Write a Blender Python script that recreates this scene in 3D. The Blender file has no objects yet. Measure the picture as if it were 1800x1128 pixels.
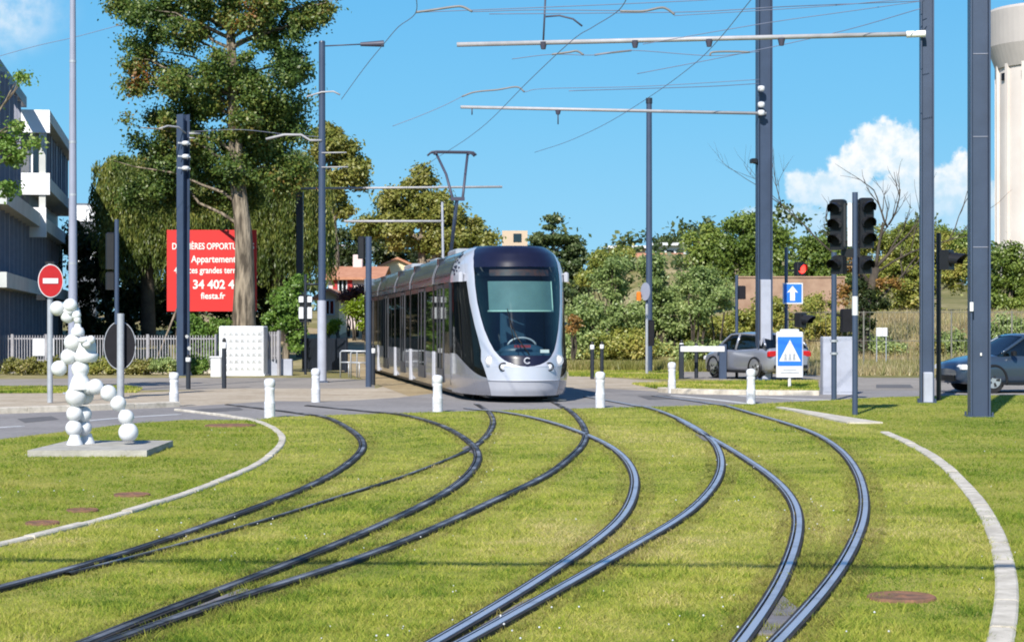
import bpy, math, random
import numpy as np
from mathutils import Vector, Matrix, Quaternion
random.seed(7)
RNG = np.random.default_rng(7)
sc = bpy.context.scene
col = sc.collection
R = math.radians
PI = math.pi

# ------------------------------------------------------------------ camera, sky, sun
F = 3400.0          # focal length in photo pixels (photo 1800 x 1128)
HZ = 575.0          # horizon row
CH = 1.65           # camera height
cd = bpy.data.cameras.new('camera')
cam = bpy.data.objects.new('camera', cd)
col.objects.link(cam)
cam.location = (0, 0, CH)
cam.rotation_euler = (R(90), 0, 0)
cd.sensor_width = 36
cd.lens = F / 1800 * 36
cd.shift_y = (HZ - 564) / 1800
cd.clip_start = 0.1
cd.clip_end = 3000
sc.camera = cam

SUN_AZ = Vector((-0.29, -0.957))
SUN_EL = R(39)
sl = bpy.data.lights.new('sun', 'SUN')
EXPO = 0.5
SKY = 0.09
sl.energy = 4.95
sl.angle = R(0.53)
sl.color = (1.0, 0.95, 0.86)
so = bpy.data.objects.new('sun', sl)
col.objects.link(so)
tos = Vector((SUN_AZ.x * math.cos(SUN_EL), SUN_AZ.y * math.cos(SUN_EL), math.sin(SUN_EL)))
so.rotation_euler = (-tos).to_track_quat('-Z', 'Y').to_euler()
so.location = (-20, -40, 50)

w = bpy.data.worlds.new('World')
sc.world = w
w.use_nodes = True
wn = w.node_tree.nodes
wl = w.node_tree.links
wn.clear()
wout = wn.new('ShaderNodeOutputWorld')
wbg = wn.new('ShaderNodeBackground')
wl.new(wbg.outputs[0], wout.inputs[0])
wbg.inputs[1].default_value = SKY
sky = wn.new('ShaderNodeTexSky')
sky.sky_type = 'NISHITA'
sky.sun_disc = False
sky.sun_elevation = SUN_EL
sky.sun_rotation = math.atan2(SUN_AZ.x, SUN_AZ.y)
sky.altitude = 200
sky.air_density = 1.0
sky.dust_density = 0.1
sky.ozone_density = 3.0


def WM(op, a, b=None, c=None):
    n = wn.new('ShaderNodeMath')
    n.operation = op
    for i, v in enumerate((a, b, c)):
        if v is None:
            continue
        if isinstance(v, (int, float)):
            n.inputs[i].default_value = v
        else:
            wl.new(v, n.inputs[i])
    return n.outputs[0]


def WR(v, a, b, c=0.0, d=1.0, smooth=True):
    n = wn.new('ShaderNodeMapRange')
    n.interpolation_type = 'SMOOTHSTEP' if smooth else 'LINEAR'
    wl.new(v, n.inputs[0])
    for i, x in enumerate((a, b, c, d)):
        n.inputs[1 + i].default_value = x
    return n.outputs[0]


tc = wn.new('ShaderNodeTexCoord')
sep = wn.new('ShaderNodeSeparateXYZ')
wl.new(tc.outputs['Generated'], sep.inputs[0])
dy = WM('MAXIMUM', sep.outputs[1], 0.05)
U = WM('DIVIDE', sep.outputs[0], dy)
V = WM('DIVIDE', sep.outputs[2], dy)
comb = wn.new('ShaderNodeCombineXYZ')
wl.new(U, comb.inputs[0])
wl.new(V, comb.inputs[1])


def wnoise(scale, detail, rough=0.55, off=0.0, bill=False):
    n = wn.new('ShaderNodeTexNoise')
    n.noise_dimensions = '4D'
    n.inputs['W'].default_value = off
    n.inputs['Scale'].default_value = scale
    n.inputs['Detail'].default_value = detail
    n.inputs['Roughness'].default_value = rough
    wl.new(comb.outputs[0], n.inputs['Vector'])
    return n.outputs['Fac']


def wblobs(lst):
    best = None
    for (px, py, rx, ry) in lst:
        a = WM('MULTIPLY', WM('SUBTRACT', U, (px - 900) / F), F / rx)
        b = WM('MULTIPLY', WM('SUBTRACT', V, (HZ - py) / F), F / ry)
        d = WM('SUBTRACT', 1.0, WM('SQRT', WM('ADD', WM('MULTIPLY', a, a), WM('MULTIPLY', b, b))))
        best = d if best is None else WM('SMOOTH_MAX', best, d, 0.12)
    return best


n1 = wnoise(42, 8, 0.62)
n2 = wnoise(110, 6, 0.6, 3.0)
cum = wblobs([(1410, 330, 40, 40), (1450, 335, 45, 45), (1500, 300, 55, 62), (1545, 262, 60, 66), (1590, 275, 50, 62), (1530, 360, 130, 60), (1600, 350, 90, 80),
              (1670, 340, 50, 80), (1690, 310, 45, 52), (1400, 390, 110, 40), (1560, 420, 260, 60), (1720, 380, 90, 90)])
cn = WM('ADD', cum, WM('ADD', WM('MULTIPLY', WM('SUBTRACT', n1, 0.5), 1.1), WM('MULTIPLY', WM('SUBTRACT', n2, 0.5), 0.85)))
calpha = WR(cn, 0.10, 0.36)
core = WM('MULTIPLY', calpha, WR(V, (HZ - 430) / F, (HZ - 275) / F, 0.20, 0.97))
hz2 = WM('MULTIPLY', WR(wblobs([(10, 10, 150, 110), (-60, 60, 120, 140)]), 0.0, 0.9), WR(n1, 0.35, 0.7, 0.1, 0.75))
alpha = WM('MAXIMUM', core, hz2)
# the colour of the clear sky: the physical sky pushed to the deep clean blue of the photograph
tint = wn.new('ShaderNodeMix')
tint.data_type = 'RGBA'
tint.blend_type = 'MULTIPLY'
tint.inputs[0].default_value = 1.0
wl.new(sky.outputs[0], tint.inputs[6])
tint.inputs[7].default_value = (0.62, 0.95, 1.28, 1)
cmix = wn.new('ShaderNodeMix')
cmix.data_type = 'RGBA'
wl.new(alpha, cmix.inputs[0])
# low sky: clean saturated summer blue, running into the physical sky higher up
ramp = wn.new('ShaderNodeValToRGB')
wl.new(WM('MULTIPLY', sep.outputs[2], 2.0), ramp.inputs[0])
K = 1.0 / (SKY * 2 ** EXPO) / 10.0
els = ramp.color_ramp.elements
els[0].position, els[0].color = 0.0, (0.41 * K, 0.745 * K, 0.965 * K, 1)
els[1].position, els[1].color = 0.36, (0.145 * K, 0.51 * K, 0.90 * K, 1)
for p_, c_ in ((0.10, (0.295, 0.665, 0.95)), (0.22, (0.205, 0.59, 0.93))):
    e_ = els.new(p_)
    e_.color = (c_[0] * K, c_[1] * K, c_[2] * K, 1)
low = wn.new('ShaderNodeVectorMath')
low.operation = 'SCALE'
wl.new(ramp.outputs[0], low.inputs[0])
low.inputs['Scale'].default_value = 10.0
smix = wn.new('ShaderNodeMix')
smix.data_type = 'RGBA'
wl.new(WR(sep.outputs[2], 0.17, 0.45), smix.inputs[0])
wl.new(low.outputs[0], smix.inputs[6])
wl.new(tint.outputs[2], smix.inputs[7])
wl.new(smix.outputs[2], cmix.inputs[6])
cshade = wn.new('ShaderNodeMix')
cshade.data_type = 'RGBA'
wl.new(WR(n2, 0.35, 0.62), cshade.inputs[0])
CK = 1.0 / (SKY * 2 ** EXPO)
cshade.inputs[6].default_value = (0.72 * CK, 0.88 * CK, 0.98 * CK, 1)
cshade.inputs[7].default_value = (1.03 * CK, 1.04 * CK, 1.05 * CK, 1)
wl.new(cshade.outputs[2], cmix.inputs[7])
wl.new(cmix.outputs[2], wbg.inputs[0])

sc.view_settings.view_transform = 'Standard'
sc.view_settings.look = 'None'
sc.view_settings.gamma = 1.0
sc.view_settings.exposure = EXPO
sc.cycles.use_denoising = True
sc.cycles.max_bounces = 6
sc.cycles.diffuse_bounces = 2
sc.cycles.glossy_bounces = 3
sc.cycles.transmission_bounces = 4
sc.cycles.transparent_max_bounces = 8
sc.cycles.filter_width = 1.9


# ------------------------------------------------------------------ helpers
def G(px, py):
    """photo pixel on flat ground -> (x, y)"""
    d = F * CH / (py - HZ)
    return ((px - 900) * d / F, d)


def dist(py):
    return F * CH / (py - HZ)


def at(px, py, d):
    """a point d metres ahead of the camera"""
    return Vector(((px - 900) * d / F, d, CH + (HZ - py) * d / F))


def smooth01(t):
    t = max(0.0, min(1.0, t))
    return t * t * (3 - 2 * t)


def gz(x, y):
    """height of the terrain"""
    z = 0.0
    if y > 74:
        z += 0.035 * (y - 74) * smooth01((y - 74) / 14) if y < 150 else 0.035 * 76
    z = min(z, 2.7)
    # hillside on the right, far back
    z += 5.5 * math.exp(-((x - 18) / 26) ** 2 - ((y - 215) / 50) ** 2) * smooth01((y - 130) / 30)
    # bank behind the right road
    if x > 8:
        z += 1.5 * smooth01((x - 8) / 6) * smooth01((y - 76) / 12)
    return z


def obj(name, me, mat=None, parent=None):
    o = bpy.data.objects.new(name, me)
    col.objects.link(o)
    if mat is not None:
        me.materials.append(mat)
    if parent is not None:
        o.parent = parent
    return o


def tag(o, label, cat, group=None, kind=None):
    o['label'] = label
    o['category'] = cat
    if group:
        o['group'] = group
    if kind:
        o['kind'] = kind
    return o


def thing(name, label, cat, loc=(0, 0, 0), rz=0.0, group=None):
    o = bpy.data.objects.new(name, None)
    o.empty_display_size = 0.2
    col.objects.link(o)
    o.location = loc
    o.rotation_euler = (0, 0, rz)
    return tag(o, label, cat, group)


def struct(o):
    o['kind'] = 'structure'
    return o


def copy_tree(o, parent=None):
    c = o.copy()
    col.objects.link(c)
    c.parent = parent
    for ch in list(o.children):
        copy_tree(ch, c)
    return c


class MB:
    def __init__(self):
        self.v = []
        self.f = []
        self.s = []

    def add(self, vs, fs, smooth=False):
        b = len(self.v)
        self.v += [tuple(p) for p in vs]
        for f in fs:
            self.f.append([b + i for i in f])
            self.s.append(smooth)
        return self

    def box(self, c, s, rz=0.0, m=None):
        x, y, z = s[0] / 2, s[1] / 2, s[2] / 2
        vs = [Vector((a * x, b * y, d * z)) for d in (-1, 1) for a, b in ((-1, -1), (1, -1), (1, 1), (-1, 1))]
        if rz:
            q = Matrix.Rotation(rz, 3, 'Z')
            vs = [q @ p for p in vs]
        if m is not None:
            vs = [m @ p for p in vs]
        vs = [p + Vector(c) for p in vs]
        self.add(vs, [(3, 2, 1, 0), (4, 5, 6, 7), (0, 1, 5, 4), (1, 2, 6, 5), (2, 3, 7, 6), (3, 0, 4, 7)])
        return self

    def rbox(self, c, s, b=0.02, rz=0.0):
        """box with chamfered vertical and top edges"""
        x, y, z = s[0] / 2, s[1] / 2, s[2] / 2
        rings = []
        for zz, k in ((-z, 0), (z - b, 0), (z, b)):
            xx, yy = x - k, y - k
            rings.append([(-xx + b, -yy, zz), (xx - b, -yy, zz), (xx, -yy + b, zz), (xx, yy - b, zz), (xx - b, yy, zz), (-xx + b, yy, zz), (-xx, yy - b, zz), (-xx, -yy + b, zz)])
        vs = [Vector(p) for r in rings for p in r]
        if rz:
            q = Matrix.Rotation(rz, 3, 'Z')
            vs = [q @ p for p in vs]
        vs = [p + Vector(c) for p in vs]
        fs = []
        for k in range(2):
            for i in range(8):
                j = (i + 1) % 8
                fs.append((k * 8 + i, k * 8 + j, k * 8 + 8 + j, k * 8 + 8 + i))
        fs.append(tuple(range(16, 24)))
        fs.append(tuple(range(7, -1, -1)))
        self.add(vs, fs)
        return self

    def cone(self, p0, p1, r0, r1, n=12, caps=True, smooth=True):
        p0, p1 = Vector(p0), Vector(p1)
        d = (p1 - p0)
        if d.length < 1e-6:
            return self
        d.normalize()
        a = d.orthogonal().normalized()
        b = d.cross(a)
        vs = []
        for p, r in ((p0, r0), (p1, r1)):
            for i in range(n):
                t = 2 * PI * i / n
                vs.append(p + (a * math.cos(t) + b * math.sin(t)) * r)
        fs = [(i, (i + 1) % n, n + (i + 1) % n, n + i) for i in range(n)]
        self.add(vs, fs, smooth)
        if caps:
            self.add(vs[:n], [tuple(range(n - 1, -1, -1))])
            self.add(vs[n:], [tuple(range(n))])
        return self

    def tube(self, pts, rs, n=8, smooth=True):
        pts = [Vector(p) for p in pts]
        if not hasattr(rs, '__len__'):
            rs = [rs] * len(pts)
        vs = []
        a = None
        for i, p in enumerate(pts):
            d = (pts[min(i + 1, len(pts) - 1)] - pts[max(i - 1, 0)])
            d = d.normalized() if d.length > 1e-9 else Vector((0, 0, 1))
            if a is None:
                a = d.orthogonal().normalized()
            else:
                a = (a - d * a.dot(d))
                a = a.normalized() if a.length > 1e-6 else d.orthogonal().normalized()
            b = d.cross(a)
            for k in range(n):
                t = 2 * PI * k / n
                vs.append(p + (a * math.cos(t) + b * math.sin(t)) * rs[i])
        fs = []
        for i in range(len(pts) - 1):
            for k in range(n):
                l = (k + 1) % n
                fs.append((i * n + k, i * n + l, i * n + n + l, i * n + n + k))
        fs.append(tuple(range(n - 1, -1, -1)))
        fs.append(tuple(range((len(pts) - 1) * n, len(pts) * n)))
        self.add(vs, fs, smooth)
        return self

    def lathe(self, prof, c=(0, 0, 0), n=20, smooth=True, sx=1.0, sy=1.0):
        c = Vector(c)
        vs = []
        for r, z in prof:
            for i in range(n):
                t = 2 * PI * i / n
                vs.append(c + Vector((r * math.cos(t) * sx, r * math.sin(t) * sy, z)))
        fs = []
        for k in range(len(prof) - 1):
            for i in range(n):
                j = (i + 1) % n
                fs.append((k * n + i, k * n + j, k * n + n + j, k * n + n + i))
        self.add(vs, fs, smooth)
        if prof[0][0] > 1e-4:
            self.add(vs[:n], [tuple(range(n - 1, -1, -1))])
        if prof[-1][0] > 1e-4:
            self.add(vs[-n:], [tuple(range(n))])
        return self

    def ball(self, c, r, n=20, sq=(1, 1, 1)):
        m = n // 2
        vs, fs = [], []
        c = Vector(c)
        for k in range(m + 1):
            th = PI * k / m
            for i in range(n):
                t = 2 * PI * i / n
                vs.append(c + Vector((r * sq[0] * math.sin(th) * math.cos(t), r * sq[1] * math.sin(th) * math.sin(t), -r * sq[2] * math.cos(th))))
        for k in range(m):
            for i in range(n):
                j = (i + 1) % n
                fs.append((k * n + i, k * n + j, k * n + n + j, k * n + n + i))
        self.add(vs, fs, True)
        return self

    def disc(self, c, nrm, rx, rz, th, n=24):
        """elliptic disc facing nrm (horizontal), thickness th"""
        nrm = Vector(nrm).normalized()
        s = Vector((0, 0, 1)).cross(nrm).normalized()
        u = nrm.cross(s)
        c = Vector(c)
        vs = []
        for off in (0, th):
            for i in range(n):
                t = 2 * PI * i / n
                vs.append(c + nrm * off + s * rx * math.cos(t) + u * rz * math.sin(t))
        fs = [(i, (i + 1) % n, n + (i + 1) % n, n + i) for i in range(n)]
        fs.append(tuple(range(n - 1, -1, -1)))
        fs.append(tuple(range(n, 2 * n)))
        self.add(vs, fs)
        return self

    def prism(self, poly, d0, d1, o=(0, 0, 0), ax=(1, 0, 0), up=(0, 0, 1)):
        """polygon (a,b) in plane ax/up, extruded along ax x up from d0 to d1"""
        o, ax, up = Vector(o), Vector(ax), Vector(up)
        nn = ax.cross(up)
        n = len(poly)
        vs = [o + ax * a + up * b + nn * d for d in (d0, d1) for a, b in poly]
        fs = [(i, (i + 1) % n, n + (i + 1) % n, n + i) for i in range(n)]
        fs.append(tuple(range(n - 1, -1, -1)))
        fs.append(tuple(range(n, 2 * n)))
        self.add(vs, fs)
        return self

    def grid(self, rows, smooth=True, closed=False):
        n = len(rows[0])
        vs = [p for r in rows for p in r]
        fs = []
        for k in range(len(rows) - 1):
            for i in range(n - 1):
                fs.append((k * n + i, k * n + i + 1, k * n + n + i + 1, k * n + n + i))
        self.add(vs, fs, smooth)
        return self

    def build(self, name, mat=None, parent=None, recalc=True):
        me = bpy.data.meshes.new(name)
        me.from_pydata(self.v, [], self.f)
        me.polygons.foreach_set('use_smooth', self.s)
        if recalc:
            import bmesh
            b = bmesh.new()
            b.from_mesh(me)
            bmesh.ops.recalc_face_normals(b, faces=b.faces)
            b.to_mesh(me)
            b.free()
        me.update()
        return obj(name, me, mat, parent)


def catmull(pts, n=10):
    pts = [np.array(p, float) for p in pts]
    P = [2 * pts[0] - pts[1]] + pts + [2 * pts[-1] - pts[-2]]
    out = []
    for i in range(1, len(P) - 2):
        a, b, c, d = P[i - 1], P[i], P[i + 1], P[i + 2]
        # centripetal-like: plain uniform is fine after smoothing
        for k in range(n):
            t = k / n
            out.append(0.5 * ((2 * b) + (c - a) * t + (2 * a - 5 * b + 4 * c - d) * t * t + (3 * b - a - 3 * c + d) * t ** 3))
    out.append(pts[-1])
    return np.array(out)


def relax(p, it=6):
    p = p.copy()
    for _ in range(it):
        p[1:-1] = p[1:-1] * 0.5 + (p[:-2] + p[2:]) * 0.25
    return p


def resample(p, step):
    s = np.concatenate([[0], np.cumsum(np.linalg.norm(np.diff(p, axis=0), axis=1))])
    n = max(2, int(s[-1] / step) + 1)
    t = np.linspace(0, s[-1], n)
    return np.stack([np.interp(t, s, p[:, k]) for k in range(p.shape[1])], 1)


# ------------------------------------------------------------------ materials
def newmat(name):
    m = bpy.data.materials.new(name)
    m.use_nodes = True
    nt = m.node_tree
    for n in list(nt.nodes):
        if n.type not in ('OUTPUT_MATERIAL', 'BSDF_PRINCIPLED'):
            nt.nodes.remove(n)
    return m, nt, nt.nodes['Principled BSDF']


def pmat(name, c, rough=0.6, metal=0.0, var=0.12, scale=4.0, spec=0.4, bump=0.0, bscale=40, c2=None, detail=6, coat=0.0, contrast=(0.3, 0.7)):
    m, nt, b = newmat(name)
    N, L = nt.nodes, nt.links
    tcn = N.new('ShaderNodeTexCoord')
    nz = N.new('ShaderNodeTexNoise')
    nz.inputs['Scale'].default_value = scale
    nz.inputs['Detail'].default_value = detail
    nz.inputs['Roughness'].default_value = 0.62
    L.new(tcn.outputs['Object'], nz.inputs['Vector'])
    rp = N.new('ShaderNodeValToRGB')
    L.new(nz.outputs['Fac'], rp.inputs[0])
    if c2 is None:
        c2 = tuple(min(1, x * (1 + var)) for x in c)
        c1 = tuple(x * (1 - var) for x in c)
    else:
        c1 = c
    rp.color_ramp.elements[0].position, rp.color_ramp.elements[1].position = contrast
    rp.color_ramp.elements[0].color = (*c1, 1)
    rp.color_ramp.elements[1].color = (*c2, 1)
    L.new(rp.outputs[0], b.inputs['Base Color'])
    b.inputs['Roughness'].default_value = rough
    b.inputs['Metallic'].default_value = metal
    b.inputs['Specular IOR Level'].default_value = spec
    if coat:
        b.inputs['Coat Weight'].default_value = coat
        b.inputs['Coat Roughness'].default_value = 0.05
    if bump:
        n2 = N.new('ShaderNodeTexNoise')
        n2.inputs['Scale'].default_value = bscale
        n2.inputs['Detail'].default_value = 5
        L.new(tcn.outputs['Object'], n2.inputs['Vector'])
        bp = N.new('ShaderNodeBump')
        bp.inputs['Strength'].default_value = bump
        bp.inputs['Distance'].default_value = 0.02
        L.new(n2.outputs['Fac'], bp.inputs['Height'])
        L.new(bp.outputs[0], b.inputs['Normal'])
    return m


def leafmat(name, cols, trans=0.42, nscale=0.35, tint=None):
    """cols: list of (pos, rgb) over per-leaf random value, patched by a slow noise"""
    m = bpy.data.materials.new(name)
    m.use_nodes = True
    nt = m.node_tree
    N, L = nt.nodes, nt.links
    N.clear()
    out = N.new('ShaderNodeOutputMaterial')
    geo = N.new('ShaderNodeNewGeometry')
    tcn = N.new('ShaderNodeTexCoord')
    nz = N.new('ShaderNodeTexNoise')
    nz.inputs['Scale'].default_value = nscale
    nz.inputs['Detail'].default_value = 3
    L.new(tcn.outputs['Object'], nz.inputs['Vector'])
    a = N.new('ShaderNodeMath')
    a.operation = 'MULTIPLY_ADD'
    L.new(geo.outputs['Random Per Island'], a.inputs[0])
    a.inputs[1].default_value = 0.5
    s = N.new('ShaderNodeMath')
    s.operation = 'MULTIPLY_ADD'
    L.new(nz.outputs['Fac'], s.inputs[0])
    s.inputs[1].default_value = 1.6
    s.inputs[2].default_value = -0.55
    L.new(s.outputs[0], a.inputs[2])
    rp = N.new('ShaderNodeValToRGB')
    L.new(a.outputs[0], rp.inputs[0])
    els = rp.color_ramp.elements
    els[0].position, els[0].color = cols[0][0], (*cols[0][1], 1)
    els[1].position, els[1].color = cols[-1][0], (*cols[-1][1], 1)
    for p, c in cols[1:-1]:
        e = els.new(p)
        e.color = (*c, 1)
    d = N.new('ShaderNodeBsdfDiffuse')
    t = N.new('ShaderNodeBsdfTranslucent')
    L.new(rp.outputs[0], d.inputs[0])
    L.new(rp.outputs[0], t.inputs[0])
    mx = N.new('ShaderNodeMixShader')
    mx.inputs[0].default_value = trans
    L.new(d.outputs[0], mx.inputs[1])
    L.new(t.outputs[0], mx.inputs[2])
    g = N.new('ShaderNodeBsdfGlossy')
    g.inputs['Roughness'].default_value = 0.45
    g.inputs[0].default_value = (0.6, 0.6, 0.55, 1)
    m2 = N.new('ShaderNodeMixShader')
    m2.inputs[0].default_value = 0.05
    L.new(mx.outputs[0], m2.inputs[1])
    L.new(g.outputs[0], m2.inputs[2])
    L.new(m2.outputs[0], out.inputs[0])
    return m


def glassmat(name, tint, refl=0.12, see=0.6, rough=0.03, ior=1.5):
    """thin pane: tinted see-through plus fresnel reflection"""
    m = bpy.data.materials.new(name)
    m.use_nodes = True
    nt = m.node_tree
    N, L = nt.nodes, nt.links
    N.clear()
    out = N.new('ShaderNodeOutputMaterial')
    tr = N.new('ShaderNodeBsdfTransparent')
    tr.inputs[0].default_value = (*tint, 1)
    df = N.new('ShaderNodeBsdfDiffuse')
    df.inputs[0].default_value = (0.008, 0.012, 0.013, 1)
    m0 = N.new('ShaderNodeMixShader')
    m0.inputs[0].default_value = see
    L.new(df.outputs[0], m0.inputs[1])
    L.new(tr.outputs[0], m0.inputs[2])
    gl = N.new('ShaderNodeBsdfGlossy')
    gl.inputs['Roughness'].default_value = rough
    lw = N.new('ShaderNodeLayerWeight')
    lw.inputs[0].default_value = 0.5
    pw = N.new('ShaderNodeMath')
    pw.operation = 'POWER'
    L.new(lw.outputs['Facing'], pw.inputs[0])
    pw.inputs[1].default_value = 5.0
    ad = N.new('ShaderNodeMath')
    ad.operation = 'MULTIPLY_ADD'
    L.new(pw.outputs[0], ad.inputs[0])
    f0 = ((ior - 1) / (ior + 1)) ** 2
    ad.inputs[1].default_value = 0.75 if ior > 1.2 else 0.25
    ad.inputs[2].default_value = refl + f0
    mx = N.new('ShaderNodeMixShader')
    L.new(ad.outputs[0], mx.inputs[0])
    L.new(m0.outputs[0], mx.inputs[1])
    L.new(gl.outputs[0], mx.inputs[2])
    L.new(mx.outputs[0], out.inputs[0])
    return m


def emimat(name, c, st):
    m, nt, b = newmat(name)
    b.inputs['Base Color'].default_value = (*c, 1)
    b.inputs['Emission Color'].default_value = (*c, 1)
    b.inputs['Emission Strength'].default_value = st
    b.inputs['Roughness'].default_value = 0.3
    return m


M = {}
M['white'] = pmat('white_paint', (0.52, 0.525, 0.54), 0.5, scale=2.2, spec=0.35, c2=(0.66, 0.67, 0.69), contrast=(0.3, 0.55), bump=0.05)
M['offwhite'] = pmat('off_white_paint', (0.58, 0.59, 0.61), 0.5, var=0.07, scale=2.5, spec=0.4)
M['bollard'] = pmat('white_bollard_paint', (0.44, 0.44, 0.44), 0.55, scale=7, spec=0.3, c2=(0.62, 0.63, 0.66), contrast=(0.32, 0.52), bump=0.03)
M['pole'] = pmat('blue_grey_pole_paint', (0.042, 0.062, 0.108), 0.42, var=0.16, scale=1.2, spec=0.5)
M['pole_dark'] = pmat('dark_pole_paint', (0.018, 0.023, 0.034), 0.45, var=0.2, scale=1.5, spec=0.5)
M['pole_pale'] = pmat('pale_grey_pole_coating', (0.36, 0.38, 0.45), 0.5, var=0.12, scale=2.5, spec=0.4)
M['lamp_pole'] = pmat('lilac_grey_pole_paint', (0.27, 0.29, 0.37), 0.45, var=0.08, scale=1.5, spec=0.5)
M['galv'] = pmat('galvanised_steel', (0.42, 0.44, 0.47), 0.42, metal=0.35, var=0.12, scale=6)
M['beam'] = pmat('pale_beam_tube', (0.36, 0.355, 0.37), 0.5, var=0.15, scale=3)
M['arm'] = pmat('grey_arm_tube', (0.20, 0.195, 0.20), 0.5, var=0.2, scale=3)
M['wire'] = pmat('dark_copper_wire', (0.06, 0.06, 0.09), 0.5, var=0.1, scale=3)
M['wire_pale'] = pmat('pale_wire', (0.15, 0.17, 0.25), 0.5, var=0.1, scale=3)
M['black'] = pmat('black_plastic', (0.012, 0.012, 0.014), 0.4, var=0.2, scale=6, spec=0.4)
M['black_matte'] = pmat('black_back_of_sign', (0.010, 0.010, 0.014), 0.6, var=0.25, scale=4, spec=0.2)
M['lens_off'] = pmat('dark_signal_lens', (0.012, 0.011, 0.011), 0.5, var=0.1, spec=0.15)
M['lens_red'] = emimat('lit_red_lens', (1.0, 0.03, 0.02), 4.0)
M['red_sign'] = pmat('red_sign_film', (0.42, 0.012, 0.014), 0.45, var=0.1, scale=5)
M['blue_sign'] = pmat('blue_sign_film', (0.02, 0.16, 0.62), 0.42, var=0.07, scale=5)
M['red_board'] = pmat('red_hoarding_board', (0.56, 0.022, 0.02), 0.5, var=0.07, scale=0.9)
M['rail'] = pmat('polished_rail_steel', (0.36, 0.35, 0.37), 0.42, metal=0.7, scale=1.6, c2=(0.60, 0.61, 0.66), contrast=(0.3, 0.5))
M['rail_dark'] = pmat('dark_brown_rail_steel', (0.05, 0.046, 0.045), 0.5, metal=0.5, scale=1.1, c2=(0.42, 0.42, 0.44), contrast=(0.45, 0.68))
M['rail_side'] = pmat('dark_rail_jacket', (0.028, 0.023, 0.021), 0.75, var=0.4, scale=3.0, bump=0.3)
M['plate'] = pmat('worn_switch_plate', (0.21, 0.19, 0.19), 0.6, metal=0.2, var=0.3, scale=6, bump=0.2)
M['kerb'] = pmat('pale_kerb_concrete', (0.36, 0.325, 0.265), 0.85, scale=5, c2=(0.60, 0.55, 0.47), bump=0.4, bscale=60, contrast=(0.3, 0.62))
M['plinth'] = pmat('plinth_concrete', (0.28, 0.265, 0.235), 0.9, scale=4, c2=(0.42, 0.40, 0.36), bump=0.5, bscale=50, contrast=(0.3, 0.65))
M['rust'] = pmat('rusty_cover', (0.10, 0.065, 0.04), 0.9, scale=9, c2=(0.26, 0.125, 0.075), bump=0.5)
M['bark'] = pmat('grey_brown_bark', (0.085, 0.065, 0.045), 0.95, scale=2.2, c2=(0.27, 0.22, 0.165), bump=1.0, bscale=7, contrast=(0.38, 0.62))
M['bark_dark'] = pmat('dark_bark', (0.035, 0.028, 0.022), 0.95, scale=2, c2=(0.10, 0.08, 0.06), bump=0.8, bscale=9)
M['bark_dead'] = pmat('bare_dead_wood', (0.12, 0.085, 0.07), 0.95, scale=3, c2=(0.25, 0.19, 0.16), bump=0.6, bscale=9)
M['tyre'] = pmat('tyre_rubber', (0.016, 0.016, 0.017), 0.8, var=0.2)
M['alloy'] = pmat('alloy_rim', (0.55, 0.56, 0.58), 0.3, metal=0.7, var=0.1)
M['tail'] = pmat('red_tail_lens', (0.45, 0.01, 0.012), 0.15, var=0.1, spec=0.6)
M['carglass'] = glassmat('car_glass', (0.12, 0.15, 0.17), 0.06, 0.7)


def noise_ground(name, stops, scales, rough=0.9, bump=0.3, bscale=30, spec=0.2):
    """two noises mixed: large patches + fine grain"""
    m, nt, b = newmat(name)
    N, L = nt.nodes, nt.links
    tcn = N.new('ShaderNodeTexCoord')
    fac = None
    for sc_, wt in scales:
        nz = N.new('ShaderNodeTexNoise')
        nz.inputs['Scale'].default_value = sc_
        nz.inputs['Detail'].default_value = 5
        nz.inputs['Roughness'].default_value = 0.65
        L.new(tcn.outputs['Object'], nz.inputs['Vector'])
        a = N.new('ShaderNodeMath')
        a.operation = 'MULTIPLY_ADD'
        L.new(nz.outputs['Fac'], a.inputs[0])
        a.inputs[1].default_value = wt
        if fac is None:
            a.inputs[2].default_value = 0.0
        else:
            L.new(fac, a.inputs[2])
        fac = a.outputs[0]
    rp = N.new('ShaderNodeValToRGB')
    L.new(fac, rp.inputs[0])
    els = rp.color_ramp.elements
    els[0].position, els[0].color = stops[0][0], (*stops[0][1], 1)
    els[1].position, els[1].color = stops[-1][0], (*stops[-1][1], 1)
    for p, c in stops[1:-1]:
        e = els.new(p)
        e.color = (*c, 1)
    L.new(rp.outputs[0], b.inputs['Base Color'])
    b.inputs['Roughness'].default_value = rough
    b.inputs['Specular IOR Level'].default_value = spec
    n2 = N.new('ShaderNodeTexNoise')
    n2.inputs['Scale'].default_value = bscale
    n2.inputs['Detail'].default_value = 4
    L.new(tcn.outputs['Object'], n2.inputs['Vector'])
    bp = N.new('ShaderNodeBump')
    bp.inputs['Strength'].default_value = bump
    bp.inputs['Distance'].default_value = 0.03
    L.new(n2.outputs['Fac'], bp.inputs['Height'])
    L.new(bp.outputs[0], b.inputs['Normal'])
    return m


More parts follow.
